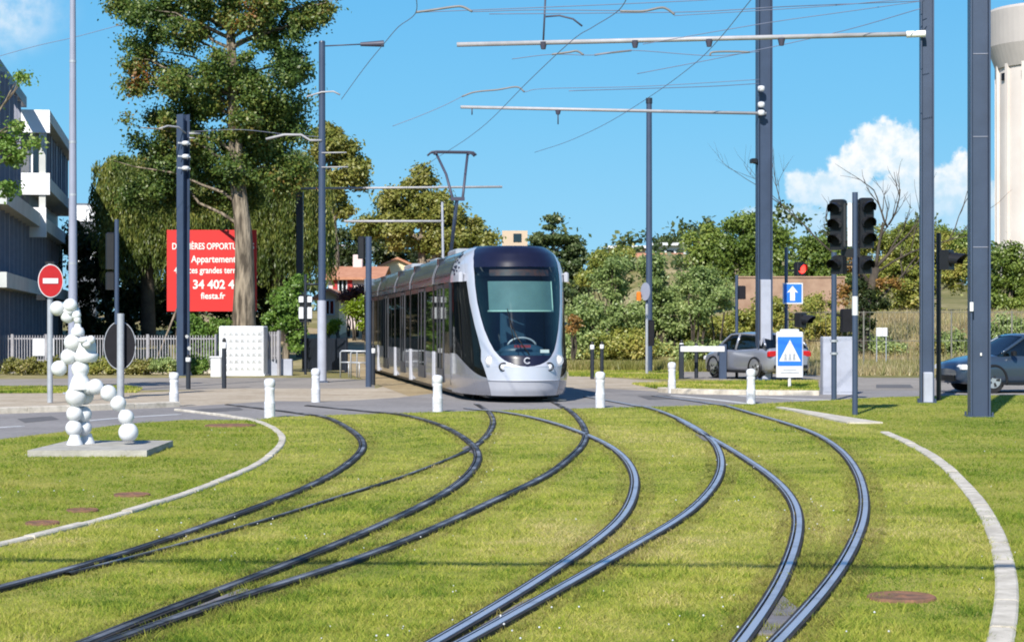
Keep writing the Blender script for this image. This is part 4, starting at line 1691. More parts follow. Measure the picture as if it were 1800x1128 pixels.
CAT = 'catenary masts along the tram line'
p1 = mast('catenary_mast', 'dark H section mast with white insulators beside the red hoarding', 'mast', 322, 660, 8.9, CAT, 'h', w_=0.30, d_=0.34, rz=R(48))
for z in (7.05, 7.45, 7.9):
    m = MB()
    m.lathe([(0.07, -0.07), (0.12, -0.05), (0.12, 0.05), (0.07, 0.07)], (-0.10, -0.26, z), 12)
    m.box((-0.10, -0.18, z), (0.5, 0.04, 0.05))
    m.build('insulator', M['offwhite'], p1)
def arms(parent, lst, name='cantilever_arm', mat='beam'):
    for pp_, r_ in lst:
        m = MB()
        m.tube(pp_, r_, 6)
        m.build(name, M[mat], parent)


arms(p1, [([(-1.25, -0.3, 8.3), (-0.9, -0.3, 8.42), (-0.4, -0.25, 8.42), (-0.05, -0.2, 8.25)], 0.032), ([(0.1, -0.2, 8.25), (0.55, -0.25, 8.27)], 0.028), ([(0.1, -0.2, 8.1), (0.3, -0.25, 8.1)], 0.025)])
m = MB()
m.disc((-0.02, -0.22, 1.33), (0, -1, 0), 0.06, 0.06, 0.02)
m.build('number_tag', M['paper'], p1)
m = MB()
m.disc((0.08, -0.22, 0.93), (0, -1, 0), 0.07, 0.07, 0.02)
m.build('number_tag', M['paper'], p1)
p2 = mast('catenary_mast', 'tall round mast with pale grey lower sleeve left of the tram', 'mast', 566, 672, 10.15, CAT, 'tube', r=0.115, rtop=0.095, sleeve=2.45)
arms(p2, [([(-0.45, -0.1, 8.52), (0, -0.1, 8.66), (0.35, -0.1, 8.68), (0.55, -0.1, 8.58)], 0.026), ([(-1.65, -0.2, 7.25), (-1.1, -0.2, 7.38), (-0.6, -0.15, 7.38), (-0.35, -0.12, 7.22), (0, -0.1, 7.22)], 0.036),
          ([(0, -0.1, 6.85), (0.75, -0.2, 6.85)], 0.02), ([(0, -0.1, 6.42), (0.8, -0.2, 6.42)], 0.02)])
m = MB()
m.tube([(0.1, 0, 10.05), (1.15, 0, 10.1)], 0.02, 6)
m.cone((1.15, 0, 10.10), (1.85, 0, 10.12), 0.06, 0.10, 8)
m.build('span_insulator', M['wire'], p2)
p3 = mast('catenary_mast', 'dark distant mast in front of the willow, holding a long pale beam', 'mast', 527, 641, 8.85, CAT, 'box', w_=0.30, d_=0.28, mat='pole_dark')
m = MB()
zb3 = 7.72
m.tube([(0, -0.2, zb3), (8.9, -0.2, zb3 + 0.08)], 0.05, 8)
m.build('crossbeam', M['beam'], p3)
p6 = mast('catenary_mast', 'slim round mast standing alone before the scrub, right of the tram', 'mast', 1141, 655, 9.75, CAT, 'tube', r=0.125, rtop=0.10)
m = MB()
m.cone((0, 0, 9.75), (0, 0, 9.95), 0.12, 0.12, 12)
m.build('mast_cap', M['pole_dark'], p6)
p7 = mast('catenary_mast', 'broad mast with pale grey panel on its lower half beside the silver car', 'mast', 1343, 668, 13.0, CAT, 'h', w_=0.46, d_=0.34, sleeve=3.1, rz=R(8))
m = MB()
m.tube([(-9.55, -0.25, 8.33), (0.0, -0.25, 8.28)], 0.05, 8)
m.build('crossbeam', M['beam'], p7)
for z in (8.3, 8.55, 9.05):
    m = MB()
    m.lathe([(0.08, -0.08), (0.11, -0.05), (0.11, 0.05), (0.08, 0.08)], (-0.16, -0.26, z), 12)
    m.build('insulator', M['offwhite'], p7)
m = MB()
m.rbox((-0.36, -0.1, 6.82), (0.2, 0.3, 0.14), .03)
m.tube([(-0.2, -0.1, 6.72), (-0.36, -0.1, 6.76)], 0.03, 6)
m.build('camera', M['black'], p7)
m = MB()
m.tube([(-9.2, -0.25, 8.3), (-9.2, -0.25, 8.1)], 0.02, 5)
m.build('hanger', M['wire'], p7)
m = MB()
m.tube([(-6.55, -0.25, 8.3), (-6.55, -0.25, 7.85)], 0.02, 5)
m.cone((-6.55, -0.25, 8.15), (-6.55, -0.25, 8.28), 0.06, 0.09, 8)
m.build('hanger', M['wire'], p7)
p8 = mast('catenary_mast', 'broad blue grey mast with short pale sleeve on the right lawn', 'mast', 1629, 710, 10.5, CAT, 'h', w_=0.285, d_=0.30, sleeve=0.66, rz=R(-6))
m = MB()
m.tube([(-10.15, -0.2, 7.84), (-0.1, -0.2, 7.92)], 0.052, 8)
m.build('crossbeam', M['beam'], p8)
m = MB()
m.cone((-0.45, -0.2, 7.91), (-0.05, -0.2, 7.92), 0.075, 0.075, 10)
m.build('beam_clamp', M['paper'], p8)
for xx in (-8.25, -6.25, -4.65, -3.1):
    m = MB()
    m.cone((xx, -0.2, 7.84 - .13), (xx, -0.2, 7.87), 0.05, 0.085, 8)
    m.build('hanger', M['wire'], p8)
m = MB()
m.tube([(-8.25, -0.2, 7.9), (-8.2, -0.2, 8.95)], 0.022, 6)
m.tube([(-8.2, -0.2, 8.42), (-7.9, -0.2, 8.44), (-7.6, -0.2, 8.36), (-7.4, -0.2, 8.2)], 0.02, 6)
m.build('dropper', M['wire'], p8)
p9 = mast('catenary_mast', 'widest blue grey H section mast on the right lawn, nearest the camera', 'mast', 1721, 735, 10.0, CAT, 'h', w_=0.36, d_=0.34, rz=R(-4))
m = MB()
m.rbox((-0.165, -0.19, 2.02), (0.06, 0.03, 0.16), .005)
m.build('number_tag', M['paper'], p9)
m = MB()
m.rbox((0.03, -0.03, 1.16), (0.03, 0.03, 0.05), .005)
m.build('number_tag', M['paper'], p9)
m = MB()
for z in (3.1, 5.1, 6.6):
    m.box((0.02, -0.021, z), (0.26, 0.008, 0.012))
m.build('weld_seam', M['lamp_pole'], p9)
# masts further up the line
for (px, d, zt, pbx0, pby, lab) in ((781, 112, 8.6, 605, 389, 'slim pale mast beyond the pantograph carrying a short crossbeam'), (636, 150, 9.5, 572, 432, 'far dark mast behind the front signal post, with a pale crossbeam')):
    q = at(px, 500, d)
    bz = gz(q.x, d)
    root = thing('catenary_mast', lab, 'mast', (q.x, d, bz), 0, CAT)
    m = MB()
    m.cone((0, 0, -0.3), (-0.12 if d < 120 else 0, 0, (CH + (HZ - (355 if d < 120 else 402)) * d / F) - bz), 0.085 if d < 120 else 0.3, 0.07 if d < 120 else 0.28, 10)
    m.build('shaft', M['pole_pale' if d < 120 else 'pole_dark'], root)
    z = CH + (HZ - pby) * d / F - bz
    m = MB()
    x0 = (pbx0 - px) * d / F
    x1 = 0 if d < 120 else (700 - px) * d / F
    m.tube([(x0, 0, z), (x1, 0, z)], 0.075, 8)
    m.build('crossbeam', M['beam'], root)

lp = mast('lamp_post', 'very tall slim lilac grey lamp post behind the white sculpture', 'lamp post', 128, 692, 13.0, None, 'tube', r=0.12, rtop=0.055, mat='lamp_pole')
for z in (3.2, 4.9, 6.2, 8.2):
    m = MB()
    m.cone((0, 0, z), (0, 0, z + 0.06), 0.118 - z * .004, 0.118 - z * .004, 14)
    m.build('collar', M['galv'], lp)

# contact wires
WZ = 6.66


def wire(name, label, pts3, r, mat='wire_pale', group='overhead contact and span wires', n=10):
    p = catmull(pts3, n)
    m = MB()
    m.tube([Vector(q) for q in p], r, 5)
    o = m.build(name, M[mat])
    return tag(o, label, 'wire', group)


def atz(px, py, z=WZ):
    d = (z - CH) * F / (HZ - py)
    return ((px - 900) * d / F, d, z)


wire('contact_wire', 'contact wire running from the top centre down to the tram pantograph', [atz(1110, -20), atz(1088, 18), atz(1042, 48), atz(1005, 72), atz(930, 142), atz(865, 208), atz(826, 240), atz(790, 264), atz(760, 283), atz(738, 303), atz(716, 330)], 0.0075)
wire('contact_wire', 'contact wire slanting past the beam right of the picture centre', [atz(1332, -15), atz(1312, 10), atz(1265, 68), atz(1220, 113), atz(1150, 165), atz(1070, 215), atz(1000, 248), atz(940, 268)], 0.007)
wire('contact_wire', 'contact wire at the upper left of the tram leading to the mast insulator', [atz(729, -25), atz(731, 22), atz(700, 48), atz(675, 77), atz(640, 120), atz(600, 175)], 0.007)
wire('span_wire', 'thin span wire along the top edge between the two broad masts', [at(735, 22, 40), at(935, 14, 40), at(1080, 8, 40), at(1210, 2, 40), at(1330, -4, 40), at(1625, -12, 41)], 0.009)
wire('span_wire', 'thin span wire above the long upper crossbeam', [at(860, 25, 38), at(1180, 22, 38), at(1300, 17, 38), at(1380, 12, 38), at(1625, 2, 41)], 0.009)
wire('span_wire', 'faint span wire from the left sky to the big tree', [at(-40, 110, 60), at(60, 82, 60), at(130, 66, 60), at(220, 42, 60)], 0.010, 'wire_pale')
wire('span_wire', 'pale span wire joining the broad mast by the silver car to the tram wires', [at(1335, 147, 59.8), at(1250, 152, 59), at(1130, 156, 58), at(1000, 160, 57)], 0.012, 'wire_pale')
wire('span_wire', 'slanting feeder wire between the right masts', [at(1120, 130, 45), at(1300, 95, 44), at(1480, 55, 43), at(1620, 15, 41.6)], 0.009, 'wire_pale')
for lab, px_, d0 in (('thin span wire in the top right corner above the long beam', [(1185, 28), (1350, 18), (1480, 9), (1622, -4)], 39), ('thin feeder wire crossing above the long beam towards the right mast', [(1130, 78), (1340, 42), (1480, 22), (1622, 2)], 40),
                     ('thin wire carrying the short arms below the long upper beam', [(900, 104), (970, 96), (1046, 97), (1110, 89), (1248, 98), (1335, 91)], 38.5), ('thin wire from the curved arm to the mast with camera', [(922, 162), (960, 156), (1130, 152), (1335, 140)], 46),
                     ('short top edge wire between the two curved arms', [(830, 21), (940, 18), (1090, 19)], 33), ('thin wire dropping from the curved arm towards the tram', [(812, 170), (780, 186), (735, 205), (690, 222)], 47),
                     ('thin wire between the two left masts', [(330, 232), (420, 228), (500, 236), (562, 241)], 60)):
    wire('span_wire', lab, [at(a, b_, d0) for a, b_ in px_], 0.008)
# curved registration arms holding the contact wires
for (pp, lab) in ((([(731, 22), (760, 18), (800, 12), (815, 13), (830, 21)], 33), 'curved pale registration arm at the top left of the sky'),
                  (([(1090, 20), (1130, 20), (1160, 14), (1172, 16), (1186, 26)], 33), 'curved pale registration arm at the top centre of the sky'),
                  (([(812, 170), (835, 162), (875, 158), (908, 153), (922, 162)], 46), 'curved pale registration arm below the long upper crossbeam'),
                  (([(970, 96), (1000, 92), (1014, 90), (1026, 97)], 38), 'short dark registration arm just under the upper crossbeam'),
                  (([(1045, 97), (1065, 94), (1110, 89)], 39), 'straight pale registration arm under the upper crossbeam'),
                  (([(1248, 98), (1253, 92), (1290, 91), (1318, 92)], 38), 'straight pale registration arm beside the broad mast with camera')):
    px, d = pp
    m = MB()
    m.tube([Vector(p) for p in catmull([at(a, b_, d) for a, b_ in px], 5)], 0.02, 6)
    tag(m.build('registration_arm', M['arm']), lab, 'registration arm', 'registration arms of the overhead line')
# the span nearest the camera: only its shadow falls across the lawn
wire('span_wire', 'low span tube over the lawn near the camera', [(-7.5, 3.9, 8.15), (-3, 3.65, 8.1), (2, 3.45, 8.0), (6, 3.3, 8.05), (10, 3.15, 8.1)], 0.06)


# ------------------------------------------------------------------ signals, signs, bollards
def sig_head(parent, loc, n, facing, r=0.10, lit=None, w_=0.30, depth=0.22, back=False, shade=0.24):
    """signal housing with n lenses; facing: heading of the lens normal in world (rad, 0 = -y towards camera)"""
    q = Matrix.Rotation(facing, 3, 'Z')
    L = Vector(loc)
    H = n * (r * 2 + 0.08) + 0.06

    def tp(v):
        return L + q @ Vector(v)
    m = MB()
    m.rbox(L, (w_, depth, H), 0.03, facing)
    ho = m.build('signal_head', M['black'], parent)
    for i in range(n):
        z = H / 2 - 0.03 - (i + 0.5) * (r * 2 + 0.08)
        lm = MB()
        nrm = q @ Vector((0, -1, 0))
        lm.disc(tp((0, -depth / 2, z)), nrm, r, r, 0.02, 20)
        lm.build('lens', M['lens_red'] if lit == i else M['lens_off'], ho)
        vm = MB()
        rows = []
        for a in np.linspace(R(-25), R(205), 14):
            x_, z_ = math.cos(a) * (r + 0.015), math.sin(a) * (r + 0.015)
            ln_ = shade * (0.55 + 0.45 * max(0, math.sin(a)))
            rows.append([tp((x_, -depth / 2, z + z_)), tp((x_, -depth / 2 - ln_, z + z_ - ln_ * 0.12))])
        for a in np.linspace(R(205), R(-25), 14):
            x_, z_ = math.cos(a) * (r + 0.004), math.sin(a) * (r + 0.004)
            ln_ = shade * (0.55 + 0.45 * max(0, math.sin(a)))
            rows.append([tp((x_, -depth / 2, z + z_)), tp((x_, -depth / 2 - ln_, z + z_ - ln_ * 0.12))])
        vm.grid(rows, smooth=False)
        vm.build('visor', M['black'], ho)
    return ho


def post(name, label, cat, px, py, h, r, mat, group=None):
    x, y = G(px, py)
    root = thing(name, label, cat, (x, y, 0.02 if py > 690 else 0), 0, group)
    m = MB()
    m.cone((0, 0, 0), (0, 0, h), r, r, 14)
    m.build('post', M[mat], root)
    return root, y / F


SG = 'signal posts around the crossing'
# two headed traffic light on the right lawn
t, k = post('traffic_light', 'two headed black traffic light on a grey post, standing on the right lawn', 'traffic light', 1503, 732, 4.12, 0.052, 'pole', SG)
sig_head(t, (-0.31, -0.02, 3.52), 3, R(-32), r=0.105, w_=0.27)
sig_head(t, (0.20, 0.0, 3.55), 3, R(8), r=0.105, w_=0.26)
sig_head(t, (-0.30, -0.02, 2.78), 1, R(-38), r=0.10, w_=0.24)
sig_head(t, (0.17, 0.0, 2.78), 1, R(10), r=0.10, w_=0.24)
m = MB()
m.rbox((-0.105, -0.05, 3.52), (0.085, 0.03, 0.80), 0.01)
m.build('backing_strip', M['white'], t)
m = MB()
for z in (3.2, 3.9, 2.78):
    m.box((-0.05, 0.0, z), (0.44, 0.04, 0.04))
m.box((-0.08, 0.02, 3.0), (0.34, 0.12, 0.16))
m.build('bracket', M['black'], t)
m = MB()
m.cone((0, 0, 1.85), (0, 0, 2.2), 0.055, 0.055, 14)
m.build('sticker', M['offwhite'], t)
# grey post with dark box, next to the cabinet
t, k = post('signal_post', 'grey signal post with a dark box, strapped before the pale roadside cabinet', 'signal post', 1466, 705, 3.3, 0.06, 'pole', SG)
m = MB()
m.rbox((0.30, 0.0, 1.78), (0.30, 0.25, 0.52), .03)
m.box((0.12, 0, 1.9), (0.2, 0.04, 0.05))
m.build('signal_head', M['black_matte'], t)
m = MB()
for z in (1.30, 1.02):
    m.cone((0, 0, z), (0, 0, z + 0.05), 0.085, 0.085, 14)
m.build('strap', M['galv'], t)
# dark post with sideways head beside the mast
t, k = post('traffic_light', 'black post with one sideways hooded signal beside the mast with short pale sleeve', 'traffic light', 1650, 706, 3.72, 0.052, 'black', SG)
h_ = sig_head(t, (0.17, -0.02, 3.12), 1, R(52), r=0.15, w_=0.34, depth=0.24, shade=0.36)
# red light + arrow sign
t, k = post('traffic_light', 'post with a lit red signal above a blue arrow sign', 'traffic light', 1382, 664, 4.25, 0.055, 'pole', SG)
sig_head(t, (0.42, -0.1, 3.55), 1, R(35), r=0.15, w_=0.36, lit=0, shade=0.17)
sig_head(t, (0.45, -0.1, 1.88), 1, R(52), r=0.17, w_=0.40, depth=0.26, shade=0.42)
m = MB()
m.box((0.2, -0.02, 3.5), (0.36, 0.05, 0.05))
m.box((0.2, -0.02, 1.9), (0.36, 0.05, 0.05))
m.build('bracket', M['black'], t)
m = MB()
m.rbox((0.20, -0.09, 2.75), (0.66, 0.02, 0.68), 0.008)
sgn = m.build('arrow_sign', M['white'], t)
m = MB()
m.box((0.20, -0.103, 2.75), (0.58, 0.006, 0.60))
m.build('sign_face', M['blue_sign'], sgn)
m = MB()
m.prism([(-0.08, -0.24), (0.08, -0.24), (0.08, 0.05), (0.18, 0.02), (0.0, 0.25), (-0.18, 0.02), (-0.08, 0.05)], -0.004, 0.004, (0.19, -0.112, 2.75), (1, 0, 0), (0, 0, 1))
m.build('arrow', M['white'], sgn)
# pedestrian crossing sign on white box
x, y = G(1388, 683)
t = thing('crossing_sign', 'blue square crossing sign with white triangle on a white panel by the silver car', 'sign', (x, y, CH * (1 - y / G(1388, 668)[1])), 0)
t.scale = [y / G(1388, 668)[1]] * 3
m = MB()
m.rbox((0, 0, 0.80), (0.84, 0.10, 1.42), 0.03)
m.rbox((0, 0.02, 1.52), (0.60, 0.12, 0.14), 0.03)
m.cone((0, 0.02, -0.3), (0, 0.02, 0.2), 0.05, 0.05, 8)
m.build('panel', M['white'], t)
m = MB()
m.box((0.0, -0.056, 0.90), (0.76, 0.008, 0.90))
fc = m.build('sign_face', M['blue_sign'], t)
m = MB()
m.prism([(-0.34, -0.33), (0.34, -0.33), (0.0, 0.34)], -0.004, 0.004, (0, -0.064, 0.92), (1, 0, 0), (0, 0, 1))
m.build('triangle', M['white'], fc)
m = MB()
for a in (-0.14, 0.0, 0.13):
    m.prism([(a - .05, -.29), (a + .05, -.29), (a + .03, -.18), (a + .045, -.13), (a, -.07), (a - .045, -.13), (a - .03, -.18)], -0.003, 0.003, (0, -0.071, 0.92), (1, 0, 0), (0, 0, 1))
m.build('pictogram', M['galv'], fc)
m = MB()
m.box((0.0, -0.055, 0.24), (0.58, 0.006, 0.035))
m.box((0.0, -0.055, 0.32), (0.42, 0.006, 0.03))
m.build('small_print', M['galv'], t)
# slim post with dark box at the middle right
t, k = post('signal_post', 'slim grey post with a small dark box before the silver car bonnet', 'signal post', 1295, 664, 3.35, 0.05, 'pole', SG)
m = MB()
m.rbox((0.16, -0.02, 2.78), (0.24, 0.25, 0.44), .03)
m.build('signal_head', M['black_matte'], t)
# round blue sign by the slim mast
t, k = post('round_sign', 'small round blue sign with orange lamp on a pale post beside the lone slim mast', 'sign', 1137, 659, 2.45, 0.05, 'galv', None)
m = MB()
m.disc((-0.04, -0.06, 2.88), (-0.75, -0.66, 0), 0.22, 0.31, 0.03)
m.build('sign_disc', M['lamp_pole'], t)
m = MB()
m.rbox((-0.28, -0.05, 2.72), (0.16, 0.12, 0.3), .03)
m.build('orange_lamp', M['orange'], t)
m = MB()
m.rbox((0.16, 0.15, 1.45), (0.22, 0.2, 0.9), .03)
m.build('control_box', M['black_matte'], t)
m = MB()
m.cone((0, 0, 2.4), (0, 0, 2.95), 0.045, 0.045, 10)
m.build('upper_post', M['pole'], t)
# tram signal post left of the tram
t, k = post('signal_post', 'dark grey signal post rising in front of the tram rear', 'signal post', 648, 680, 4.15, 0.085, 'pole', SG)
m = MB()
m.rbox((-0.20, 0.08, 3.85), (0.20, 0.2, 0.62), .04)
m.build('signal_head', M['black'], t)
# far left signal post with white boxes
t, k = post('signal_post', 'thin dark signal post with four small white boxes left of the sleeved mast', 'signal post', 537, 658, 3.5, 0.05, 'pole_dark', SG)
m = MB()
for xx in (-0.14, 0.16):
    m.rbox((xx, -0.08, 2.62), (0.17, 0.10, 0.20), .02)
    m.rbox((xx, -0.08, 2.15), (0.17, 0.10, 0.40), .02)
m.build('signal_plate', M['white'], t)
m = MB()
m.rbox((0, 0.0, 2.3), (0.42, 0.08, 0.95), .02)
m.build('signal_head', M['black'], t)
m = MB()
m.tube([(0, 0, 3.15), (0.48, 0, 3.15)], 0.035, 6)
m.build('bracket', M['pole_dark'], t)
# left signal with round sign seen from behind
t, k = post('traffic_light', 'thin post with dark signals seen from behind, a round black sign back below', 'traffic light', 212, 699, 1.95, 0.085, 'galv', SG)
m = MB()
m.cone((-0.09, 0.0, 1.7), (-0.09, 0.0, 4.15), 0.05, 0.05, 12)
m.build('upper_post', M['pole'], t)
m = MB()
m.rbox((-0.24, 0.15, 3.42), (0.24, 0.3, 0.86), .04)
m.rbox((-0.24, 0.15, 2.72), (0.24, 0.3, 0.42), .04)
m.build('signal_head', M['black'], t)
m = MB()
m.disc((-0.04, 0.12, 1.20), (0, 1, 0), 0.37, 0.56, 0.02, 32)
bk = m.build('sign_back', M['black_matte'], t)
m = MB()
m.tube([(-0.04 + 0.37 * math.cos(a), 0.115, 1.20 + 0.56 * math.sin(a)) for a in np.linspace(0, 2 * PI, 33)], 0.012, 5)
m.build('sign_rim', M['galv'], bk)
# no entry sign
t, k = post('no_entry_sign', 'red no entry sign with white bar on a galvanised post', 'sign', 88, 709, 3.0, 0.06, 'galv', None)
m = MB()
m.disc((0.03, -0.08, 2.63), (0.25, -1, 0), 0.265, 0.36, 0.02, 36)
d_ = m.build('sign_disc', M['white'], t)
m = MB()
m.disc((0.03 + 0.005, -0.101, 2.63), (0.25, -1, 0), 0.25, 0.34, 0.006, 36)
m.build('sign_face', M['red_sign'], d_)
m = MB()
ax = Vector((0.97, 0.2425, 0)).normalized()
m.prism([(-0.16, -0.055), (0.16, -0.055), (0.16, 0.055), (-0.16, 0.055)], -0.004, 0.004, (0.038, -0.116, 2.63), ax, (0, 0, 1))
m.build('white_bar', M['white'], d_)
m = MB()
m.rbox((0, -0.02, 3.02), (0.2, 0.06, 0.06), .01)
m.rbox((-0.18, 0.0, 2.28), (0.22, 0.1, 0.12), .02)
m.build('bracket', M['black'], t)

# white bollards
BW = [(306, 715, 60, 'white bollard by the pavement kerb behind the sculpture'), (474, 736, 70, 'white bollard nearest the bend of the left pale kerb'), (555, 708, 60, 'white bollard in front of the sleeved mast'),
      (769, 726, 66, 'white bollard in front of the tram flank'), (1055, 718, 64, 'white bollard right of the tram nose, beside its shadow'), (1181, 692, 55, 'smallest white bollard, at the island kerb corner'), (1320, 711, 62, 'white bollard before the sleeved mast and the silver car')]


def white_bollard():
    root = thing('bollard', 'x', 'bollard', (0, 0, 0), 0, 'white concrete bollards along the crossing')
    m = MB()
    m.lathe([(0.098, 0), (0.098, 0.27), (0.10, 0.29), (0.088, 0.31), (0.086, 0.50), (0.092, 0.52), (0.092, 0.56), (0.082, 0.575)], n=20)
    m.build('shaft', M['bollard'], root)
    m = MB()
    m.lathe([(0.086, 0.575), (0.098, 0.60), (0.102, 0.65), (0.098, 0.70), (0.07, 0.73), (0.0005, 0.74)], n=20)
    m.build('cap', M['bollard'], root)
    return root


proto = white_bollard()
for i, (px, py, hh, lab) in enumerate(BW):
    o = proto if i == 0 else copy_tree(proto)
    x, y = G(px, py)
    o.location = (x, y, 0.015)
    s = hh * y / F / 0.74
    o.scale = (1, 1, s)
    o['label'] = lab
# dark bollards with white ring
BD = [(394, 683, 88, 'dark slim bollard with white ring in front of the studded white cabinet'), (331, 684, 60, 'dark slim bollard below the H section mast by the hoarding'), (656, 677, 70, 'dark bollard with white ring beside the front signal post'),
      (1041, 667, 66, 'dark bollard with white ring, left of a close pair right of the tram'), (1058, 661, 60, 'dark bollard with white ring, right of a close pair right of the tram'),
      (1198, 665, 67, 'dark bollard with white ring at the left end of the white barrier'), (1224, 665, 62, 'dark bollard with white ring behind the white barrier rail')]


def dark_bollard():
    root = thing('bollard', 'x', 'bollard', (0, 0, 0), 0, 'dark steel bollards with white heads')
    m = MB()
    m.lathe([(0.062, 0), (0.062, 1.0)], n=16)
    m.build('shaft', M['pole_dark'], root)
    m = MB()
    m.lathe([(0.066, 1.0), (0.07, 1.02), (0.07, 1.13), (0.06, 1.15)], n=16)
    m.build('white_ring', M['white'], root)
    m = MB()
    m.lathe([(0.05, 1.15), (0.055, 1.18), (0.045, 1.24), (0.0005, 1.27)], n=16)
    m.build('knob', M['black'], root)
    return root


proto = dark_bollard()
for i, (px, py, hh, lab) in enumerate(BD):
    o = proto if i == 0 else copy_tree(proto)
    x, y = G(px, py)
    o.location = (x, y, 0.01)
    o.scale = (1, 1, hh * y / F / 1.25)
    o['label'] = lab
# white barrier rail
x, y = G(1235, 666)
t = thing('barrier', 'low barrier with a white rail between two dark posts, left of the silver car', 'barrier', (x, y, 0))
k = y / F
m = MB()
m.rbox(((1235 - 1235) * k, 0, CH + (HZ - 613) * k), (78 * k, 0.06, 0.17), .015)
m.build('rail', M['white'], t)
for px, ww in ((1198, .16), (1271, .24)):
    m = MB()
    m.rbox(((px - 1235) * k, 0.06, 0.55), (ww, 0.14, 1.12), .02)
    m.build('post', M['pole_dark' if ww < .2 else 'pole'], t)
# cabinets
x, y = G(428, 660)
t = thing('electrical_cabinet', 'large white cabinet with a grid of studs in front of the big tree', 'cabinet', (x, y, 0), R(-7))
m = MB()
m.rbox((0, 0, 0.86), (1.56, 0.6, 1.66), 0.03)
m.box((0, 0, 0.03), (1.66, 0.7, 0.06))
m.build('body', M['white'], t)
m = MB()
for i in range(7):
    for j in range(6):
        cx, cz = -0.55 + i * 0.2, 0.28 + j * 0.235
        m.add([(cx - .085, -.301, cz - .10), (cx + .085, -.301, cz - .10), (cx + .085, -.301, cz + .10), (cx - .085, -.301, cz + .10), (cx - .02, -.375, cz + 0.02)], [(0, 1, 4), (1, 2, 4), (2, 3, 4), (3, 0, 4)])
m.build('studs', M['white'], t)
x, y = G(381, 662)
m = MB()
m.rbox((0, 0, 0.32), (0.36, 0.4, 0.64), .03)
m.rbox((0, 0, 0.66), (0.40, 0.44, 0.05), .01)
o = m.build('junction_box', M['offwhite'])
o.location = (x, y, 0)
tag(o, 'low white box against the left side of the studded cabinet', 'box')
x, y = G(1473, 694)
t = thing('electrical_cabinet', 'plain pale grey roadside cabinet behind the two headed traffic light', 'cabinet', (x, y, 0))
m = MB()
m.rbox((0, 0, 0.72), (0.80, 0.42, 1.40), .02)
m.build('body', M['pole_pale'], t)
m = MB()
m.box((-0.2, -0.214, 0.72), (0.36, 0.012, 1.28))
m.box((0.2, -0.214, 0.72), (0.36, 0.012, 1.28))
m.build('door', M['pole_pale'], t)
# small white sign on two legs
x, y = G(1550, 652)
t = thing('information_sign', 'small white sign on two thin legs in the dry grass', 'sign', (x, y, gz(x, y)))
m = MB()
m.rbox((0, 0, 1.47), (0.42, 0.03, 0.32), .006)
m.build('panel', M['white'], t)
for xx in (-0.19, 0.17):
    m = MB()
    m.cone((xx, 0.03, 0), (xx, 0.03, 1.5 if xx < 0 else 1.3), 0.025, 0.025, 8)
    m.build('leg', M['galv'], t)

# ------------------------------------------------------------------ white ball sculpture on its plinth
m = MB()
m.add([(-6.05, 24.15, -0.02), (-4.56, 24.15, -0.02), (-4.60, 26.25, -0.02), (-6.02, 26.25, -0.02), (-6.05, 24.15, 0.115), (-4.56, 24.15, 0.115), (-4.60, 26.25, 0.115), (-6.02, 26.25, 0.115)],
      [(3, 2, 1, 0), (4, 5, 6, 7), (0, 1, 5, 4), (1, 2, 6, 5), (2, 3, 7, 6), (3, 0, 4, 7)])
tag(m.build('plinth', M['plinth']), 'flat concrete slab in the grass under the white ball sculpture', 'plinth')
SD = 25.35
sp0 = at(30 + 390 / 3.527, 776, SD)
scul = thing('sculpture', 'white striding figure made of balls and drums on a concrete slab', 'sculpture', (sp0.x, sp0.y, 0.115))
o0 = Vector((sp0.x, sp0.y, 0.115))


def sb(cx, cy, dd=0.0):
    return at(30 + cx / 3.527, 500 + cy / 3.527, SD + dd) - o0


SR = SD / F / 3.527


def balls(name, lst, links=(), extra=None):
    m = MB()
    for q in lst:
        cx, cy, r = q[:3]
        sq = q[3] if len(q) > 3 else 1.0
        dd = q[4] if len(q) > 4 else 0.0
        m.ball(sb(cx, cy, dd), r * SR, 26, (1, 1, sq))
    for (a, b_, r) in links:
        m.tube([sb(*a), sb(*b_)], r * SR, 10)
    if extra:
        extra(m)
    return m.build(name, M['white'], scul)


balls('head', [(250, 148, 46), (330, 130, 44), (316, 196, 46, 0.95, 0.05), (352, 172, 40, 1.0, 0.06), (368, 190, 28)], [((300, 150), (340, 180), 26), ((368, 190), (378, 240), 22)])


def tors(m):
    c = sb(425, 480, 0.06)
    m.lathe([(r * SR, (480 - y) * SR) for r, y in ((52, 482), (66, 478), (76, 452), (78, 430), (64, 424), (66, 400), (62, 365), (48, 335), (26, 322), (0.5, 320))], c, 26)
    c = sb(392, 560, 0.02)
    m.lathe([(r * SR, (560 - y) * SR) for r, y in ((70, 650), (66, 625), (52, 585), (40, 560), (52, 540), (55, 515), (46, 492), (36, 480))], c, 26)
    c = sb(376, 295)
    m.lathe([(r * SR, (295 - y) * SR) for r, y in ((24, 322), (40, 312), (42, 292), (34, 272), (20, 262), (16, 225))], c, 22)


balls('torso', [(345, 360, 54), (458, 342, 26, 1, -0.1), (432, 372, 26, 0.8, -0.12), (410, 345, 30, 0.7, -0.12)], [], tors)
balls('arm', [(320, 446, 50), (260, 520, 49)], [((345, 400), (320, 446), 24), ((320, 446), (260, 520), 22)])


def foot(m):
    for cx, dd in ((358, -0.02), (432, 0.22)):
        c = sb(cx, 975, dd)
        c.z = 0.0
        m.lathe([(52 * SR, 0), (50 * SR, 8 * SR), (34 * SR, 45 * SR), (30 * SR, 62 * SR)], c, 20)


